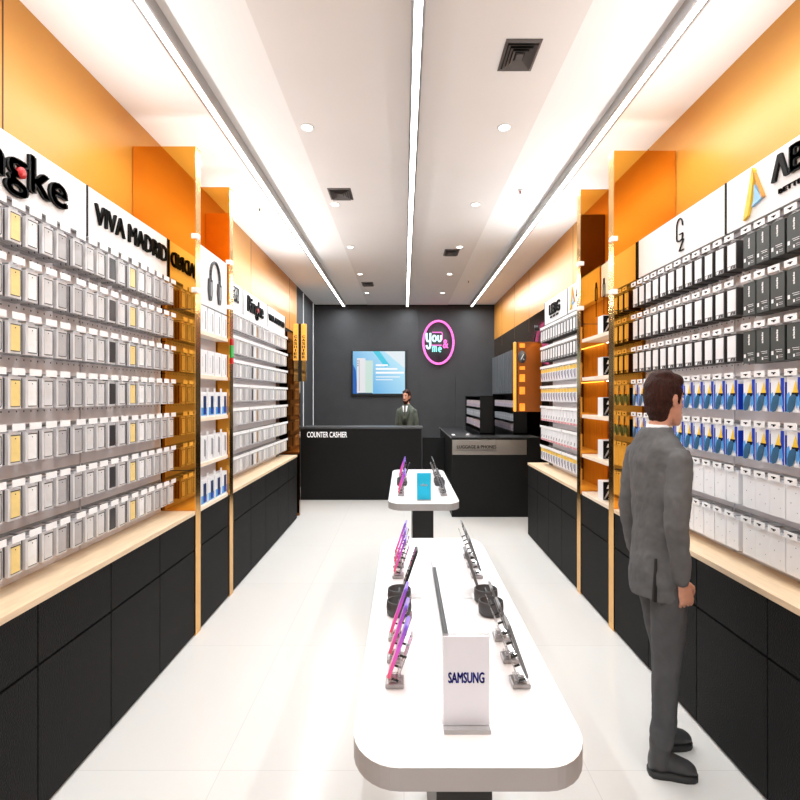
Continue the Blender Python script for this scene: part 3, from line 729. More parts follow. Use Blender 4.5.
for k in range(3): a.tube((-.98, F-.004, Z0+.74-.05*k), (-.98, F-.005, Z0+.74-.05*k), .012, m_dgrey, 10)
a.box(-.97, -.67, F-.003, F-.001, Z0+.04, Z0+.065, E('advert_shadow', srgb(40, 70, 90)))
inst('advert_phones', a.mesh('p'), e)
a = MB()
for z, w_, h_ in ((.16, .26, .035), (.08, .46, .035), (-.0, .60, .04), (-.09, .52, .016), (-.15, .36, .014)):
    a.box(-.60, -.60+w_, F-.002, F-.001, z-h_/2, z+h_/2, E('advert_text_white', (1, 1, 1), 1.0))
inst('advert_lines', a.mesh('l'), e)

NX, NZ = .73, CAM+1.14
e = empty('neon_sign', (NX, YB-.02, NZ), 'oval neon sign reading You and me in pink and aqua', 'neon sign')
m_np = E('neon_pink', (1., .18, .62), 1.6); m_na = E('neon_aqua', (.35, 1., .92), 1.5); m_nw = E('neon_ice', (.65, 1., 1.), 1.6)
mb = MB(); N = 48; pts = [(.32*math.cos(2*PI*k/N), .455*math.sin(2*PI*k/N)) for k in range(N+1)]
for p, q in zip(pts, pts[1:]): mb.tube((p[0], -.05, p[1]), (q[0], -.05, q[1]), .024, m_np, 8)
inst('ring', mb.mesh('r'), e)
inst('back_plate', MB().lathe([(.001, .02), (.335, .02), (.335, 0), (.001, 0)], m_wallb, 40, M=front_frame(0, 0, 0), sy=1.42).mesh('bp'), e)
def ntext(s, w, h, x, z, m, nm='lettering'):
    child_text(e, nm, s, w, h, .02, m, front_frame(NX+x, YB-.04, NZ+z), bold=.015)
def neon_strokes(nm, pls, r, m, yy=-.035):
    for pl in pls:
        mb = MB()
        for p, q in zip(pl, pl[1:]): mb.tube((p[0], yy, p[1]), (q[0], yy, q[1]), r, m, 8)
        inst(nm, mb.mesh('t'), e)
arcp = lambda cx, cz, rx, rz, a0, a1, k=12: [(cx+rx*math.cos(math.radians(a0+(a1-a0)*i/k)), cz+rz*math.sin(math.radians(a0+(a1-a0)*i/k))) for i in range(k+1)]
neon_strokes('letter_y', [[(-.25, .20)]+arcp(-.21, .09, .04, .07, 180, 360)+[(-.17, .20)], [(-.17, .20), (-.17, -.06)]+arcp(-.21, -.06, .04, .07, 0, -180)], .021, m_nw)
neon_strokes('letter_o', [arcp(-.085, .085, .038, .062, 0, 360, 16)], .019, m_nw)
neon_strokes('letter_u', [[(-.005, .15)]+arcp(.025, .07, .030, .05, 180, 360)+[(.055, .15)]], .018, m_nw)
neon_strokes('letter_m', [[(-.12, -.20), (-.12, -.10)]+arcp(-.10, -.115, .02, .03, 180, 0)+[(-.08, -.20)], [(-.08, -.12)]+arcp(-.06, -.115, .02, .03, 180, 0)+[(-.04, -.20)]], .013, m_na)
neon_strokes('letter_e', [[(.005, -.15), (.06, -.15)]+arcp(.035, -.15, .028, .05, 0, 310, 14)], .012, m_na)
ntext('&', .11, .18, .155, -.03, m_np, 'ampersand')
mb = MB()
for pl in ([(-.13, .215), (.07, .215), (.085, .19), (.085, .06)], [(-.14, -.06), (.07, -.06)]):
    for p, q in zip(pl, pl[1:]): mb.tube((p[0], -.03, p[1]), (q[0], -.03, q[1]), .011, m_np, 6)
inst('accent_line', mb.mesh('al'), e)

e = empty('cashier_counter', (-.67, 8.64, 0), 'long black cashier counter lettered COUNTER CASHIER in front of the television', 'counter')
inst('body', MB().box(-.99, .95, .0, .5, .001, 1.14, m_counter).mesh('b'), e)
inst('counter_top', MB().box(-.99, .975, -.01, .52, 1.14, 1.17, mat('counter_edge_grey', srgb(60, 60, 61), .4, noise=.05), bevel=.003).mesh('t'), e)
child_text(e, 'lettering', 'COUNTER CASHIER', .64, .09, .012, mat('lit_white_letters', (1, 1, 1), .4, emis=(1, 1, 1), es=.5), front_frame(-1.235, 8.639, CAM-.62), bold=.0)
o = MB().box(.30, .655, 8.70, 8.78, .001, 1.0, m_counter).build('counter_gate'); tag(o, 'low black gate panel between the cashier counter and the glass counter', 'gate')

e = empty('service_counter', (.66, 7.42, 0), 'black service counter with a steel plaque at the right rear', 'counter')
inst('body', MB().box(.0, 1.22, 0, .5, .001, 1.07, m_counter).box(0, .35, .5, 2.4, .001, 1.07, m_counter).mesh('b'), e)
inst('counter_top', MB().box(-.01, 1.22, -.01, .51, 1.07, 1.10, m_counter, bevel=.003).box(-.01, .36, .51, 2.4, 1.07, 1.10, m_counter, bevel=.003).mesh('t'), e)
inst('edge_trim', MB().box(-.013, -.009, 0, 2.4, 1.085, 1.10, m_alu).mesh('et'), e)
inst('plaque', MB().box(.005, 1.03, -.012, 0, CAM-.81, CAM-.605, m_steel, bevel=.003).mesh('p'), e)
child_text(e, 'lettering', 'LUGGAGE & PHONES', .54, .045, .006, mat('bronze_lettering', srgb(70, 58, 50), .4), front_frame(1.0, 7.407, CAM-.70), bold=.016)
child_text(e, 'lettering', 'COVERS AND ACCESSORIES', .54, .022, .004, m_steel, front_frame(1.0, 7.407, CAM-.745), bold=.016)
def shelfunit(x, y0, y1, z1, lab, cols, zs, mfront):
    e = empty('display_case', (x, y0, .001), lab, 'display case')
    zb = 0.0; H = z1
    L = y1-y0
    inst('case_body', MB().box(.10, .12, 0, L, 0, H, m_counter).box(-.10, .12, 0, .012, 0, H, m_counter).box(-.10, .12, L-.012, L, 0, H, m_counter).box(-.1, .12, 0, L, H-.012, H, m_counter).box(-.1, .12, 0, L, .0, 1.12, m_counter).mesh('c'), e)
    for j, z in enumerate(zs):
        inst('shelf', MB().box(-.09, .10, .012, L-.012, z-.01-e.location.z, z-e.location.z, m_dgrey).mesh('s'), e)
        for k in range(cols):
            yy = y0+.05+(L-.1)*(k+.5)/cols
            o = inst('boxed_case', mfront[j % len(mfront)], None, (x-.085, yy, z))
            tag(o, 'small %s box, %s shelf of the %s, %s from the front' % (('pinkish white', 'pale grey')[j % len(mfront)], ('top', 'middle', 'bottom')[j], 'nearer rear case' if x > 1.4 else 'counter case', ORD[k]), 'box', 'small boxes in the rear display cases')
    return e
mA = MB().box(0, .12, -.07, .07, 0, .10, mat('dusty_pink_box', srgb(200, 182, 186), .4, noise=.1, nscale=30)).box(-.001, 0, -.05, .05, .02, .05, m_lil).mesh('bx')
mB2 = MB().box(0, .12, -.07, .07, 0, .10, mat('pale_grey_box', srgb(175, 177, 182), .4, noise=.1, nscale=30)).box(-.001, 0, -.05, .05, .05, .07, m_wboxs).mesh('by')
shelfunit(1.23, 8.0, 9.9, CAM+.0, 'narrow dark display case behind the service counter', 9, (CAM-.17, CAM-.32, CAM-.48), (mA, mB2))
shelfunit(1.73, 8.02, 9.9, CAM+.04, 'dark display case with pinkish boxes at the right rear wall', 11, (CAM-.17, CAM-.38, CAM-.53), (mA, mB2))
# small things on the service counter
o = MB().box(.70, .74, 7.75, 7.95, 1.1001, 1.108, m_tag, bevel=.002).build('folded_card'); tag(o, 'small white card lying on the service counter', 'card')
o = MB().lathe([(.001, 0), (.03, 0), (.026, .035), (.001, .04)], m_wboxs, 16, M=Matrix.Translation((.90, 7.6, 1.1001))).build('desk_bell'); tag(o, 'small pale round bell on the service counter', 'bell')

# ------------------------------------------------------------------ display tables
TZ = CAM-.75; TXC = .141; TW = .508; TLEN = 1.755; TTH = .047
CH = {}
def reg(parent, o):
    CH.setdefault(parent.name, []).append(o); return o
def part(parent, name, me, loc=(0, 0, 0)):
    o = inst(name, me, parent, loc); reg(parent, o); return o
def rrect(w, l, r, n=8):
    pts = []
    for cx, cy, a0 in ((w/2-r[0], l-r[1], 0), (-w/2+r[0], l-r[1], 90), (-w/2+r[0], r[1], 180), (w/2-r[0], r[1], 270)):
        for k in range(n+1):
            a = math.radians(a0+90*k/n); pts.append((cx+r[0]*math.cos(a), cy+r[1]*math.sin(a)))
    return pts
def table(y0, px, pw, lab):
    e = empty('display_table', (TXC, y0, 0), lab, 'table', 'white display tables')
    m = MB(); m.prism(rrect(TW, TLEN, (.105, .13)), TTH, m_edge, Matrix.Translation((0, 0, TZ-TTH-.001)))
    part(e, 'edge_band', m.mesh('edge'))
    m = MB(); m.prism(rrect(TW, TLEN, (.105, .13)), .0015, m_top, Matrix.Translation((0, 0, TZ-.0015)))
    part(e, 'tabletop', m.mesh('top'))
    part(e, 'pedestal', MB().box(px-TXC-pw/2, px-TXC+pw/2, .5, 1.2, .001, TZ-TTH-.001, m_black, bevel=.003).mesh('ped'))
    return e
Y1, DY = 1.085, 2.655
table(Y1, .178, .165, 'white round-cornered display table in the foreground')
table(Y1+DY, .150, .165, 'smaller-looking white display table farther back, before the cashier counter')

def phone_back_mat():
    m = bpy.data.materials.new('pink_violet_back'); m.use_nodes = True; nt = m.node_tree; b = nt.nodes['Principled BSDF']
    b.inputs['Roughness'].default_value = .3
    tc = nt.nodes.new('ShaderNodeTexCoord'); sp = nt.nodes.new('ShaderNodeSeparateXYZ'); cr = nt.nodes.new('ShaderNodeValToRGB')
    mr = nt.nodes.new('ShaderNodeMapRange'); mr.inputs[1].default_value = 0; mr.inputs[2].default_value = .15
    nt.links.new(tc.outputs['Object'], sp.inputs[0]); nt.links.new(sp.outputs[2], mr.inputs[0]); nt.links.new(mr.outputs[0], cr.inputs[0])
    cr.color_ramp.elements[0].color = (*srgb(235, 80, 105), 1); cr.color_ramp.elements[1].color = (*srgb(110, 90, 215), 1)
    k = cr.color_ramp.elements.new(.5); k.color = (*srgb(225, 90, 215), 1)
    nt.links.new(cr.outputs[0], b.inputs['Base Color'])
    return m
m_pv = phone_back_mat()
m_silver = mat('silver_phone_back', srgb(112, 112, 114), .35, metal=.2, noise=.04)
m_scr = mat('black_glass_screen', srgb(10, 10, 12), .08)
def slab(w, h, t, mbk, mscr, s):
    """phone standing on its lower edge in the YZ plane, back toward +X*s"""
    m = MB()
    m.prism(rrect(w, h, (.008, .008), 4), t, mbk, Matrix(((0, 0, 1, -t/2), (1, 0, 0, 0), (0, 1, 0, 0), (0, 0, 0, 1))))
    body = m.mesh('frame')
    m = MB(); m.prism(rrect(w-.006, h-.006, (.007, .007), 4), .001, mbk, Matrix(((0, 0, 1, (t/2 if s > 0 else -t/2-.001)), (1, 0, 0, 0), (0, 1, 0, .003), (0, 0, 0, 1))))
    back = m.mesh('back')
    m = MB(); m.prism(rrect(w-.006, h-.006, (.007, .007), 4), .001, mscr, Matrix(((0, 0, 1, (-t/2-.001 if s > 0 else t/2)), (1, 0, 0, 0), (0, 1, 0, .003), (0, 0, 0, 1))))
    scr_ = m.mesh('screen')
    m = MB()
    for dz in (0, .014): m.tube((s*t/2, -w/2+.016, h-.02-dz), (s*(t/2+.0025), -w/2+.016, h-.02-dz), .005, m_black, 12)
    cam = m.mesh('camera_bump')
    return body, back, scr_, cam
WP = {0: 'foreground table', 1: 'rear table'}
PARTS = {-1: slab(.070, .146, .007, m_pv, m_pv, 1), 1: slab(.070, .146, .006, m_silver, m_scr, -1)}
TAB = {-1: slab(.07, .165, .008, m_black, m_scr, 1), 1: slab(.07, .165, .008, m_silver, m_scr, -1)}
lean = math.atan2(.051, .145)
def stand_meshes(s):
    base = MB().box(-.024, .024, -.026, .026, .0006, .013, mat('frosted_steel_block', srgb(165, 160, 160), .3, metal=.5, noise=.15, nscale=50), bevel=.003).mesh('base')
    # sloping clear plate behind the phone
    M = Matrix.Translation((-s*.0, .0, .018)) @ Matrix.Rotation(s*lean, 4, 'Y')
    pl = MB().box(-.0015, .0015, -.022, .022, 0, .12, m_acr, M=M @ Matrix.Translation((s*.006, 0, 0))).box(-.016, .016, -.022, .022, .018, .021, m_acr).mesh('plate')
    cls = []
    for z in (.012, .075):
        cl = MB()
        for y in (-.036, .036):
            cl.tube(M @ Vector((-s*.012, y, z)), M @ Vector((s*.006, y, z)), .003, m_black, 8)
            cl.tube(M @ Vector((s*.005, y, z)), M @ Vector((s*.005, 0, z)), .0015, m_alu, 6)
        cls.append(cl.mesh('clips'))
    return base, pl, cls
ST = {s: stand_meshes(s) for s in (-1, 1)}
PH = [1.40, 1.53, 1.665, 2.23, 2.365, 2.50]
for t in (0, 1):
    for s in (-1, 1):
        side = 'left' if s < 0 else 'right'
        for k, y in enumerate(PH):
            # bottom edge at TXC+s*.178, top leans inward
            xb = TXC+s*(.165 if s < 0 else .160)
            ph = ORD[k]
            e = empty('phone_stand', (xb, y+DY*t, TZ), 'clear acrylic phone stand on steel block, %s in %s row on the %s' % (ph, side, WP[t]), 'phone stand', 'phone stands on the display tables')
            bs, pl, cl = ST[-s]
            inst('base_block', bs, e); inst('clear_plate', pl, e); [inst('clip', q, e) for q in cl]
            e = empty('smartphone', (xb+s*.014, y+DY*t, TZ+.030), '%s smartphone leaning on a stand, %s in %s row on the %s' % ('pink and violet' if s < 0 else 'silver-grey', ph, side, WP[t]), 'smartphone', 'smartphones on the display tables')
            e.rotation_euler = (0, -s*lean, -.09 if s < 0 else 0)
            b_, k_, c_, m_ = PARTS[s]
            inst('phone_body', b_, e); inst('back_cover', k_, e); inst('screen', c_, e); inst('camera_bump', m_, e)
        for k, y in enumerate((1.85, 1.965)):
            e = empty('ring_stand', (TXC+s*.158, y+DY*t, TZ+.0005), 'open dark grey cylindrical holder, %s one in the %s row on the %s' % (('nearer', 'farther')[k], side, WP[t]), 'holder', 'round dark grey holders on the display tables')
            inst('cup', MB().lathe([(.001, 0), (.036, 0), (.042, .006), (.0435, .025), (.042, .047), (.0395, .049), (.038, .047), (.037, .012), (.001, .010)], m_dgrey, 36).mesh('cup'), e)
            inst('inner_tongue', MB().box(-.004, .004, -.028, .028, .010, .042, m_black, bevel=.003).mesh('tg'), e)
        e = empty('tablet', (TXC+s*.145, 2.07+DY*t, TZ+.0075), '%s tablet leaning between holders and phones, %s side of the %s' % ('black' if s < 0 else 'silver', side, WP[t]), 'tablet', 'leaning tablets on the display tables')
        e.rotation_euler = (0, -s*.33, 0)
        b_, k_, c_, m_ = TAB[s]
        inst('tablet_body', b_, e); inst('back_cover', k_, e); inst('screen', c_, e); inst('camera_bump', m_, e)
        o = MB().box(-.018, .018, -.028, .028, .0003, .003, mat('pale_square_grey', srgb(215, 213, 214), .5), bevel=.001).build('pale_square', loc=(TXC+s*.095, 2.02+DY*t, TZ))
        tag(o, 'small thin pale square on the %s, %s of centre' % (WP[t], side), 'pad', 'pale squares on the display tables')  # thin squares a little greyer than the tabletop
    e = empty('cable_cover', (TXC, 1.5+DY*t, TZ), 'low black and white cable ridge along the middle of the %s' % WP[t], 'cable cover', 'cable ridges on the display tables')
    inst('white_spine', MB().box(-.006, .014, .02, .78, .0005, .022, m_top, bevel=.003).mesh('w'), e)
    inst('black_side', MB().box(-.020, -.0062, .02, .78, .0005, .026, m_black, bevel=.003).mesh('k'), e)
    inst('grey_end', MB().box(-.020, .014, .785, .90, .0005, .022, m_wboxs, bevel=.003).mesh('g'), e)
# table signs
def tsign(y, face, word, wcol, w, h, lab, tw, th, zt):
    xc = (466.5-404)/538*y if y < 2 else (424-404)/538*y
    e = empty('table_sign', (xc, y, TZ), lab, 'sign')
    inst('face', MB().box(-w/2, w/2, .004, .009, .004, h, face, bevel=.001).mesh('f'), e)
    inst('acrylic_backing', MB().box(-w/2-.002, w/2+.002, .0095, .0125, .004, h+.003, m_acr).mesh('c'), e)
    inst('foot', MB().box(-w/2, w/2, -.022, .03, .0005, .004, m_acr, bevel=.001).box(-w/2, w/2, -.0235, -.021, .0005, .008, m_alu).mesh('t'), e)
    child_text(e, 'lettering', word, tw, th, .0008, wcol, front_frame(xc, y+.0038, TZ+zt), bold=.022)
tsign(1.215, mat('grey_white_sign', srgb(228, 228, 236), .4, noise=.005), 'SAMSUNG', mat('samsung_blue_ink', srgb(38, 36, 175), .4, noise=.02), .104, .205, 'tall white table sign with blue SAMSUNG lettering on the foreground table', .081, .0235, .112)
tsign(3.87, mat('turquoise_sign', srgb(20, 190, 230), .4, noise=.02), 'vivo', mat('vivo_white_ink', (1, 1, 1), .4), .10, .195, 'turquoise table sign with small white lettering on the rear table', .05, .018, .11)

# ------------------------------------------------------------------ people
def loft(bm, rings, n=20, cap=True):
    """rings: (centre, u axis, v axis, ru, rv)"""
    R = []
    for c, u, v, ru, rv in rings:
        c = Vector(c); u = Vector(u).normalized(); v = Vector(v).normalized()
        R.append([bm.verts.new(c+u*ru*math.cos(2*PI*k/n)+v*rv*math.sin(2*PI*k/n)) for k in range(n)])
    for a, b in zip(R, R[1:]):
        for k in range(n): bm.faces.new((a[k], a[(k+1) % n], b[(k+1) % n], b[k]))
    if cap: bm.faces.new(R[0][::-1]); bm.faces.new(R[-1])
def limb(bm, pts, n=14):
    """pts: (centre, radius) or (centre, ru, rv)"""
    rings = []
    P = [Vector(p[0]) for p in pts]
    for i, p in enumerate(pts):
        d = (P[min(i+1, len(P)-1)]-P[max(i-1, 0)]).normalized()
        u = Vector((1, 0, 0)) if abs(d.x) < .9 else Vector((0, 0, 1))
        u = (u-d*u.dot(d)).normalized(); v = d.cross(u)
        rings.append((P[i], u, v, p[1], p[2] if len(p) > 2 else p[1]))
    # rounded ends
    def endcap(r, d):
        c, u, v, a, b = r; return (c+d*min(a, b)*.6, u, v, a*.6, b*.6)
    d0 = (P[0]-P[1]).normalized(); d1 = (P[-1]-P[-2]).normalized()
    rings = [endcap(rings[0], d0)]+rings+[endcap(rings[-1], d1)]
    loft(bm, rings, n)
def zstack(bm, rows, n=28):
    loft(bm, [((r[4] if len(r) > 4 else 0, r[3], r[0]), (1, 0, 0), (0, 1, 0), r[1], r[2]) for r in rows], n)
def ball(bm, c, r, M=None):
    q = bmesh.ops.create_icosphere(bm, subdivisions=3, radius=1)
    T = Matrix.Translation(c) @ (M or Matrix.Identity(4)) @ Matrix.Diagonal((r[0], r[1], r[2], 1))
    bmesh.ops.transform(bm, matrix=T, verts=q['verts'])
def finish(bm, name, m, parent, X, voxel=.007, smooth=4, disp=0., dscale=.05):
    bmesh.ops.recalc_face_normals(bm, faces=bm.faces)
    me = bpy.data.meshes.new('tmp'); bm.to_mesh(me); bm.free()
    o = bpy.data.objects.new('tmp', me); C.objects.link(o)
    if voxel:
        r = o.modifiers.new('r', 'REMESH'); r.mode = 'VOXEL'; r.voxel_size = voxel
    if smooth:
        s = o.modifiers.new('s', 'SMOOTH'); s.factor = .5; s.iterations = smooth
    if disp:
        tx = bpy.data.textures.new('fold', 'CLOUDS'); tx.noise_scale = dscale
        dm = o.modifiers.new('d', 'DISPLACE'); dm.texture = tx; dm.strength = disp; dm.mid_level = .5
    bpy.context.view_layer.update()
    me2 = bpy.data.meshes.new_from_object(o.evaluated_get(bpy.context.evaluated_depsgraph_get()))
    bpy.data.objects.remove(o)
    me2.transform(X)
    me2.materials.clear(); me2.materials.append(m)
    for p in me2.polygons: p.use_smooth = True
    me2.name = name
    return inst(name, me2, parent)
m_skin = mat('skin', srgb(204, 146, 120), .5, noise=.05, nscale=30)
m_hair = mat('dark_brown_hair', srgb(52, 24, 15), .6, spec=.2, noise=.35, nscale=14, stretch=(8, 8, 1.5), bump=.5, bscale=40)
m_shirt = mat('white_shirt_cloth', srgb(232, 232, 234), .7, noise=.02)
def person(loc, X, suit, suit2, shoe, label, pose):
    e = empty('person', loc, label, 'person')
    sh = pose['sh']; V = Vector
    arms = pose['arms']           # per side: shoulder, elbow, wrist, finger direction
    legs = pose['legs']           # per side: hip, knee, ankle, toe direction
    hr = pose.get('head', 0.)     # head turn about z (+ = to the left)
    # ---- body
    bm = bmesh.new()
    zstack(bm, [(.86, .15, .10, 0), (.95, .155, .105, 0), (1.05, .14, .095, 0), (1.2, .155, .10, 0), (1.35, .16, .098, 0), (1.42, .14, .08, -.008), (1.48, .09, .06, -.01), (1.52, .058, .056, -.004), (1.60, .056, .056, pose.get('hf', 0)*.7)])
    for a in arms:
        S_, E_, W_, H_ = [V(q) for q in a[:4]]
        limb(bm, [(S_+V((0, 0, -.025)), .036), (S_.lerp(E_, .5), .040), (E_, .039), (E_.lerp(W_, .4), .036), (W_, .026)])
    for hp, kn, an, td in legs:
        hp, kn, an = V(hp), V(kn), V(an)
        limb(bm, [(hp, .078), (hp.lerp(kn, .5), .07), (kn, .054), (kn.lerp(an, .35), .05), (an, .036)])
        t = V(td).normalized(); limb(bm, [(an+V((0, 0, -.03))-t*.03, .03), (an+t*.1+V((0, 0, -.055)), .032, .022)])
    # head
    T = Matrix.Translation((0, pose.get('hf', 0), 1.56-.02)) @ Matrix.Rotation(hr, 4, 'Z') @ Matrix.Translation((0, 0, -1.56))
    hb = bmesh.new()
    zstack(hb, [(1.553, .022, .022, .070), (1.562, .038, .036, .058), (1.585, .052, .058, .040), (1.615, .062, .078, .020), (1.65, .070, .090, .008), (1.69, .076, .097, 0), (1.725, .077, .098, -.004), (1.755, .066, .084, -.006), (1.775, .045, .058, -.008), (1.785, .018, .024, -.008)], 28)
    limb(hb, [((0, .096, 1.685), .009), ((0, .106, 1.66), .012), ((0, .113, 1.642), .015, .012)], 10)      # nose
    limb(hb, [((-.04, .082, 1.697), .010), ((0, .093, 1.70), .010), ((.04, .082, 1.697), .010)], 8)          # brow
    limb(hb, [((-.020, .094, 1.612), .007), ((0, .100, 1.612), .009), ((.020, .094, 1.612), .007)], 8)      # lips
    for sx in (-1, 1):
        limb(hb, [((sx*.078, -.008, 1.695), .007, .020), ((sx*.084, -.014, 1.675), .008, .022), ((sx*.076, -.004, 1.645), .006, .012)], 10)
    bmesh.ops.transform(hb, matrix=T, verts=hb.verts)
    tmp = bpy.data.meshes.new('h'); hb.to_mesh(tmp); hb.free(); bm.from_mesh(tmp)
    # hands
    for i, a in enumerate(arms):
        W_ = V(a[2]); d = (V(a[3])-W_).normalized(); th = V(a[4]).normalized()   # th = thumb side
        th = (th-d*th.dot(d)).normalized(); nn = d.cross(th)
        if i == 1: nn = -nn
        L = [(W_-d*.01, th, nn, .026, .02), (W_+d*.02, th, nn, .032, .018), (W_+d*.055, th, nn, .041, .017), (W_+d*.085, th, nn, .041, .015), (W_+d*.10, th, nn, .034, .011)]
        loft(bm, L, 14)
        curl = a[5] if len(a) > 5 else .45
        pn = nn*(1 if pose.get('palm', 1) > 0 else -1)
        for q, (off, ln) in enumerate(((.034, .072), (.0118, .082), (-.0118, .076), (-.034, .060))):
            p = W_+d*.088+th*off; pts = [(p, .0088)]; ang = 0
            for seg, f in enumerate((.42, .32, .26)):
                ang += curl*(1+.12*q)
                p = p+(d*math.cos(ang)+pn*math.sin(ang))*ln*f; pts.append((p, .0085-.0008*seg))
            limb(bm, pts, 10)
        p = W_+d*.022+th*.028
        pts = [(p, .013), (p+th*.026+d*.028+pn*.008, .0115), (p+th*.034+d*.055+pn*.022, .0098), (p+th*.030+d*.076+pn*.034, .0088)]
        limb(bm, pts, 10)
    finish(bm, 'body', m_skin, e, X, .0040, 3)
    # eyes, brows
    for sx in (-1, 1):
        b = bmesh.new(); ball(b, T @ V((sx*.032, .083, 1.676)), (.013, .011, .009)); finish(b, 'eye', m_tag, e, X, 0, 0)
        b = bmesh.new(); ball(b, T @ V((sx*.032, .093, 1.676)), (.006, .004, .006)); finish(b, 'iris', m_ink, e, X, 0, 0)
        b = bmesh.new(); limb(b, [(T @ V((sx*.016, .097, 1.700)), .004), (T @ V((sx*.034, .094, 1.704)), .0045), (T @ V((sx*.052, .080, 1.698)), .003)], 8); finish(b, 'eyebrow', m_hair, e, X, 0, 0)
    b = bmesh.new(); limb(b, [(T @ V((-.021, .100, 1.612)), .003), (T @ V((0, .108, 1.612)), .0045), (T @ V((.021, .100, 1.612)), .003)], 8)
    finish(b, 'lips', mat('lip_skin', srgb(165, 90, 80), .5, noise=.03), e, X, 0, 0)
    # ---- hair
    b = bmesh.new()
    ball(b, (0, -.020, 1.722), (.090, .104, .080)); ball(b, (0, -.040, 1.69), (.089, .083, .085)); ball(b, (0, -.052, 1.645), (.074, .060, .068)); ball(b, (0, -.045, 1.60), (.058, .042, .045))
    ball(b, (.02, .035, 1.758), (.062, .052, .032)); ball(b, (-.03, .030, 1.757), (.055, .055, .032)); ball(b, (.0, -.02, 1.775), (.07, .075, .036))
    for sx in (-1, 1): limb(b, [((sx*.079, .03, 1.72), .012), ((sx*.078, .025, 1.68), .009), ((sx*.074, .024, 1.655), .006)], 8)
    bmesh.ops.transform(b, matrix=T, verts=b.verts)
    finish(b, 'hair', pose.get('hair', m_hair), e, X, .006, 2, .010, .03)
    if pose.get('beard'):
        b = bmesh.new()
        zstack(b, [(1.545, .026, .03, .062), (1.565, .046, .048, .050), (1.59, .058, .070, .032), (1.615, .066, .083, .012), (1.635, .069, .07, .005)], 24)
        limb(b, [((-.03, .090, 1.628), .006), ((0, .103, 1.631), .007), ((.03, .090, 1.628), .006)], 8)
        bmesh.ops.transform(b, matrix=T, verts=b.verts)
        finish(b, 'beard', m_hair, e, X, .006, 2, .006, .02)
    # ---- shirt collar, trousers, jacket, shoes
    b = bmesh.new(); zstack(b, [(1.46, .085, .078, -.012), (1.49, .076, .073, -.010), (1.525, .068, .066, -.004), (1.540, .065, .064, .0), (1.541, .060, .060, 0)]); 
    for v in b.verts: v.co.z -= max(0, v.co.y)*.35*(1 if v.co.z > 1.5 else 0)
    finish(b, 'shirt_collar', m_shirt, e, X, 0, 0)
    b = bmesh.new()
    zstack(b, [(.78, .155, .118, 0), (.86, .168, .125, -.004), (.95, .165, .118, 0), (1.04, .15, .108, 0)])
    for hp, kn, an, td in legs:
        hp, kn, an = V(hp), V(kn), V(an); t = V(td).normalized()
        limb(b, [(hp, .094), (hp.lerp(kn, .3), .092), (hp.lerp(kn, .7), .082), (kn, .070), (kn.lerp(an, .3), .067), (kn.lerp(an, .7), .062), (an+V((0, 0, .11)), .060), (an+V((0, 0, .055)), .058, .060)], 20)
    finish(b, 'trousers', suit2, e, X, .009, 4, .016, .10)
    b = bmesh.new()
    zstack(b, [(.775, .172, .140, -.012), (.80, .176, .142, -.012), (.90, .178, .138, -.008), (.99, .170, .128, -.002), (1.08, .168, .124, .0), (1.18, .178, .128, 0), (1.30, .192, .132, -.002), (1.38, .200, .126, -.008), (1.435, .190, .108, -.014), (1.470, .150, .094, -.016), (1.500, .104, .084, -.018), (1.528, .080, .076, -.012)], 36)
    for a in arms:
        S_, E_, W_ = [V(q) for q in a[:3]]
        limb(b, [(S_+V((0, 0, -.008)), .060), (S_.lerp(E_, .3), .063), (S_.lerp(E_, .65), .061), (E_, .057), (E_.lerp(W_, .35), .054), (E_.lerp(W_, .75), .047), (W_-(W_-E_).normalized()*.012, .043)], 20)
    finish(b, 'jacket', suit, e, X, .007, 4, .020, .08)
    # dark wedge painting in the shade of the jacket's back vent
    if pose.get('vent'):
        b = bmesh.new(); bmesh.ops.create_cube(b, size=1)
        for v in b.verts: v.co = V((.122+(v.co.x*.020 if v.co.z < 0 else v.co.x*.002), -.114+v.co.y*.016-(.004 if v.co.z < 0 else -.004), .872+v.co.z*.185))
        finish(b, 'back_vent_shade', mat('vent_shadow_cloth', srgb(38, 37, 38), .9), e, X, 0, 0)
    if pose.get('tie'):
        b = bmesh.new(); bmesh.ops.create_cube(b, size=1)
        for v in b.verts: v.co = V((v.co.x*(.13 if v.co.z > 0 else .012), v.co.y*.02+.116-.02*(v.co.z+.5)*1.4, 1.30+v.co.z*.40))
        finish(b, 'shirt_front', m_shirt, e, X, 0, 0)
        b = bmesh.new(); bmesh.ops.create_cube(b, size=1)
        for v in b.verts: v.co = V((v.co.x*(.034 if v.co.z > 0 else .055), v.co.y*.02+.132-.02*(v.co.z+.5)*1.4, 1.32+v.co.z*.36))
        finish(b, 'necktie', mat('dark_tie', srgb(60, 58, 50), .6), e, X, 0, 0)
        for sx in (-1, 1):
            b = bmesh.new(); i = [b.verts.new(q) for q in ((sx*.06, .088, 1.50), (sx*.125, .098, 1.40), (sx*.10, .128, 1.33), (sx*.012, .148, 1.08), (sx*.045, .122, 1.34))]
            b.faces.new(i); r = bmesh.ops.extrude_face_region(b, geom=b.faces[:]); bmesh.ops.translate(b, vec=(0, .008, 0), verts=[v for v in r['geom'] if isinstance(v, bmesh.types.BMVert)])
            finish(b, 'lapel', suit2, e, X, 0, 0)
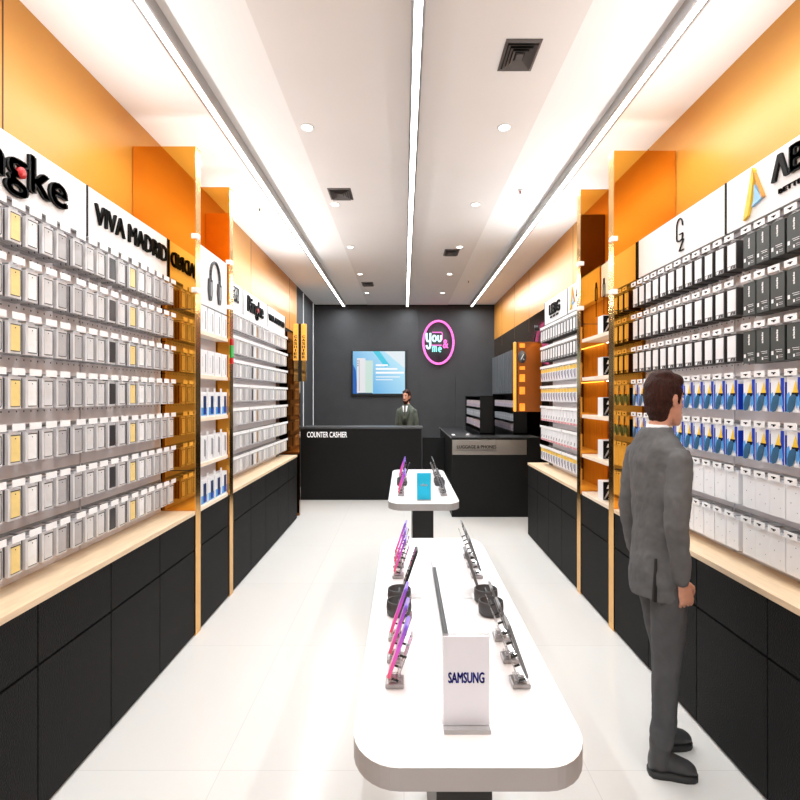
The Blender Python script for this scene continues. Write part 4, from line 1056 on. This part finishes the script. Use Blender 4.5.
    for hp, kn, an, td in legs:
        an = V(an); t = V(td).normalized(); sd = V((t.y, -t.x, 0)); b = bmesh.new()
        g = V((an.x, an.y, 0)); up = V((0, 0, 1))
        R = []
        for f, w_, h_ in ((-.070, .022, .03), (-.060, .036, .045), (-.02, .042, .058), (.03, .042, .052), (.065, .046, .040), (.105, .050, .033), (.145, .044, .027), (.168, .030, .020), (.176, .012, .010)):
            R.append((g+t*f+up*(h_+.014), sd, up, w_, h_))
        loft(b, R, 18)
        limb(b, [(g+up*.05-t*.012, .050), (g+up*.15-t*.014, .052)], 16)
        finish(b, 'shoe', shoe, e, X, .006, 3)
        b = bmesh.new()
        pts = []
        for f, w_ in ((-.074, .020), (-.060, .040), (-.02, .045), (.03, .045), (.065, .050), (.105, .054), (.145, .048), (.170, .032), (.180, .010)): pts.append((f, w_))
        top_ = [g+t*f+sd*w_ for f, w_ in pts]+[g+t*f-sd*w_ for f, w_ in reversed(pts)]
        vs = [b.verts.new(p+up*.001) for p in top_]; ws = [b.verts.new(p+up*.024) for p in top_]
        b.faces.new(vs[::-1]); b.faces.new(ws)
        for k in range(len(vs)): b.faces.new((vs[k], vs[(k+1) % len(vs)], ws[(k+1) % len(vs)], ws[k]))
        finish(b, 'shoe_sole', mat('shoe_sole_dark', srgb(45, 44, 44), .6), e, X, 0, 0)
    return e
def suitmat(name, c):
    return mat(name, c, .8, noise=.12, nscale=12, bump=.25, bscale=14, spec=.2)
# customer: faces +X (the right wall); local +Y -> world +X, local +X (his right) -> world -Y
CUST = Matrix.Diagonal((.80, .90, 1, 1)) @ Matrix.Rotation(-PI/2+math.radians(8), 4, 'Z')
person((1.165, 2.455, 0), CUST, suitmat('grey_suit_wool', srgb(98, 98, 99)), suitmat('grey_trouser_wool', srgb(84, 84, 86)), mat('dark_grey_shoe', srgb(66, 65, 66), .5, noise=.1, nscale=15),
       'man in a grey suit facing the right wall, seen from behind', dict(sh=.19, vent=True, head=.14, hf=.035, palm=1,
       arms=[[(-.185, -.01, 1.415), (-.230, -.04, 1.14), (-.226, -.005, .915), (-.222, .015, .81), (0, 1, 0), .35],
             [(.185, -.01, 1.415), (.215, -.06, 1.13), (.20, -.01, .885), (.195, .02, .79), (0, 1, 0), .42]],
       legs=[[(-.08, .01, .86), (-.085, .09, .49), (-.095, .098, .085), (-.05, 1, 0)], [(.085, .0, .86), (.085, -.015, .49), (.085, -.045, .085), (.30, 1, 0)]]))
CASH = Matrix.Diagonal((.78, 1, 1, 1)) @ Matrix.Rotation(PI-.35, 4, 'Z')
person((.045, 9.5, 0), CASH, suitmat('green_grey_suit', srgb(92, 98, 88)), suitmat('green_grey_suit_dark', srgb(76, 82, 72)), m_dgrey,
       'bearded man in a grey-green suit standing behind the cashier counter', dict(sh=.19, tie=True, beard=True, head=-.2,
       arms=[[(-.185, -.01, 1.415), (-.235, -.02, 1.14), (-.225, .035, .90), (-.222, .065, .80), (0, 1, 0), .4],
             [(.185, -.01, 1.415), (.235, -.02, 1.14), (.225, .035, .90), (.222, .065, .80), (0, 1, 0), .4]],
       legs=[[(-.085, 0, .86), (-.10, .02, .49), (-.10, 0, .085), (0, 1, 0)], [(.085, 0, .86), (.10, .02, .49), (.10, 0, .085), (0, 1, 0)]]))

# ------------------------------------------------------------------ world, camera
w = bpy.data.worlds.new('mall_hall'); bpy.context.scene.world = w; w.use_nodes = True
bg = w.node_tree.nodes['Background']; bg.inputs[0].default_value = (1, .98, .96, 1); bg.inputs[1].default_value = .95
cam = bpy.data.cameras.new('camera'); co = bpy.data.objects.new('camera', cam); C.objects.link(co)
co.location = (0, 0, CAM); co.rotation_euler = (PI/2, 0, 0)
cam.sensor_width = 36; cam.lens = 538/800*36; cam.shift_x = -.005; cam.shift_y = -.005; cam.clip_start = .05
sc = bpy.context.scene; sc.camera = co
sc.view_settings.view_transform = 'Standard'; sc.view_settings.look = 'None'; sc.view_settings.gamma = 1
sc.view_settings.use_curve_mapping = False; sc.view_settings.exposure = -0.03
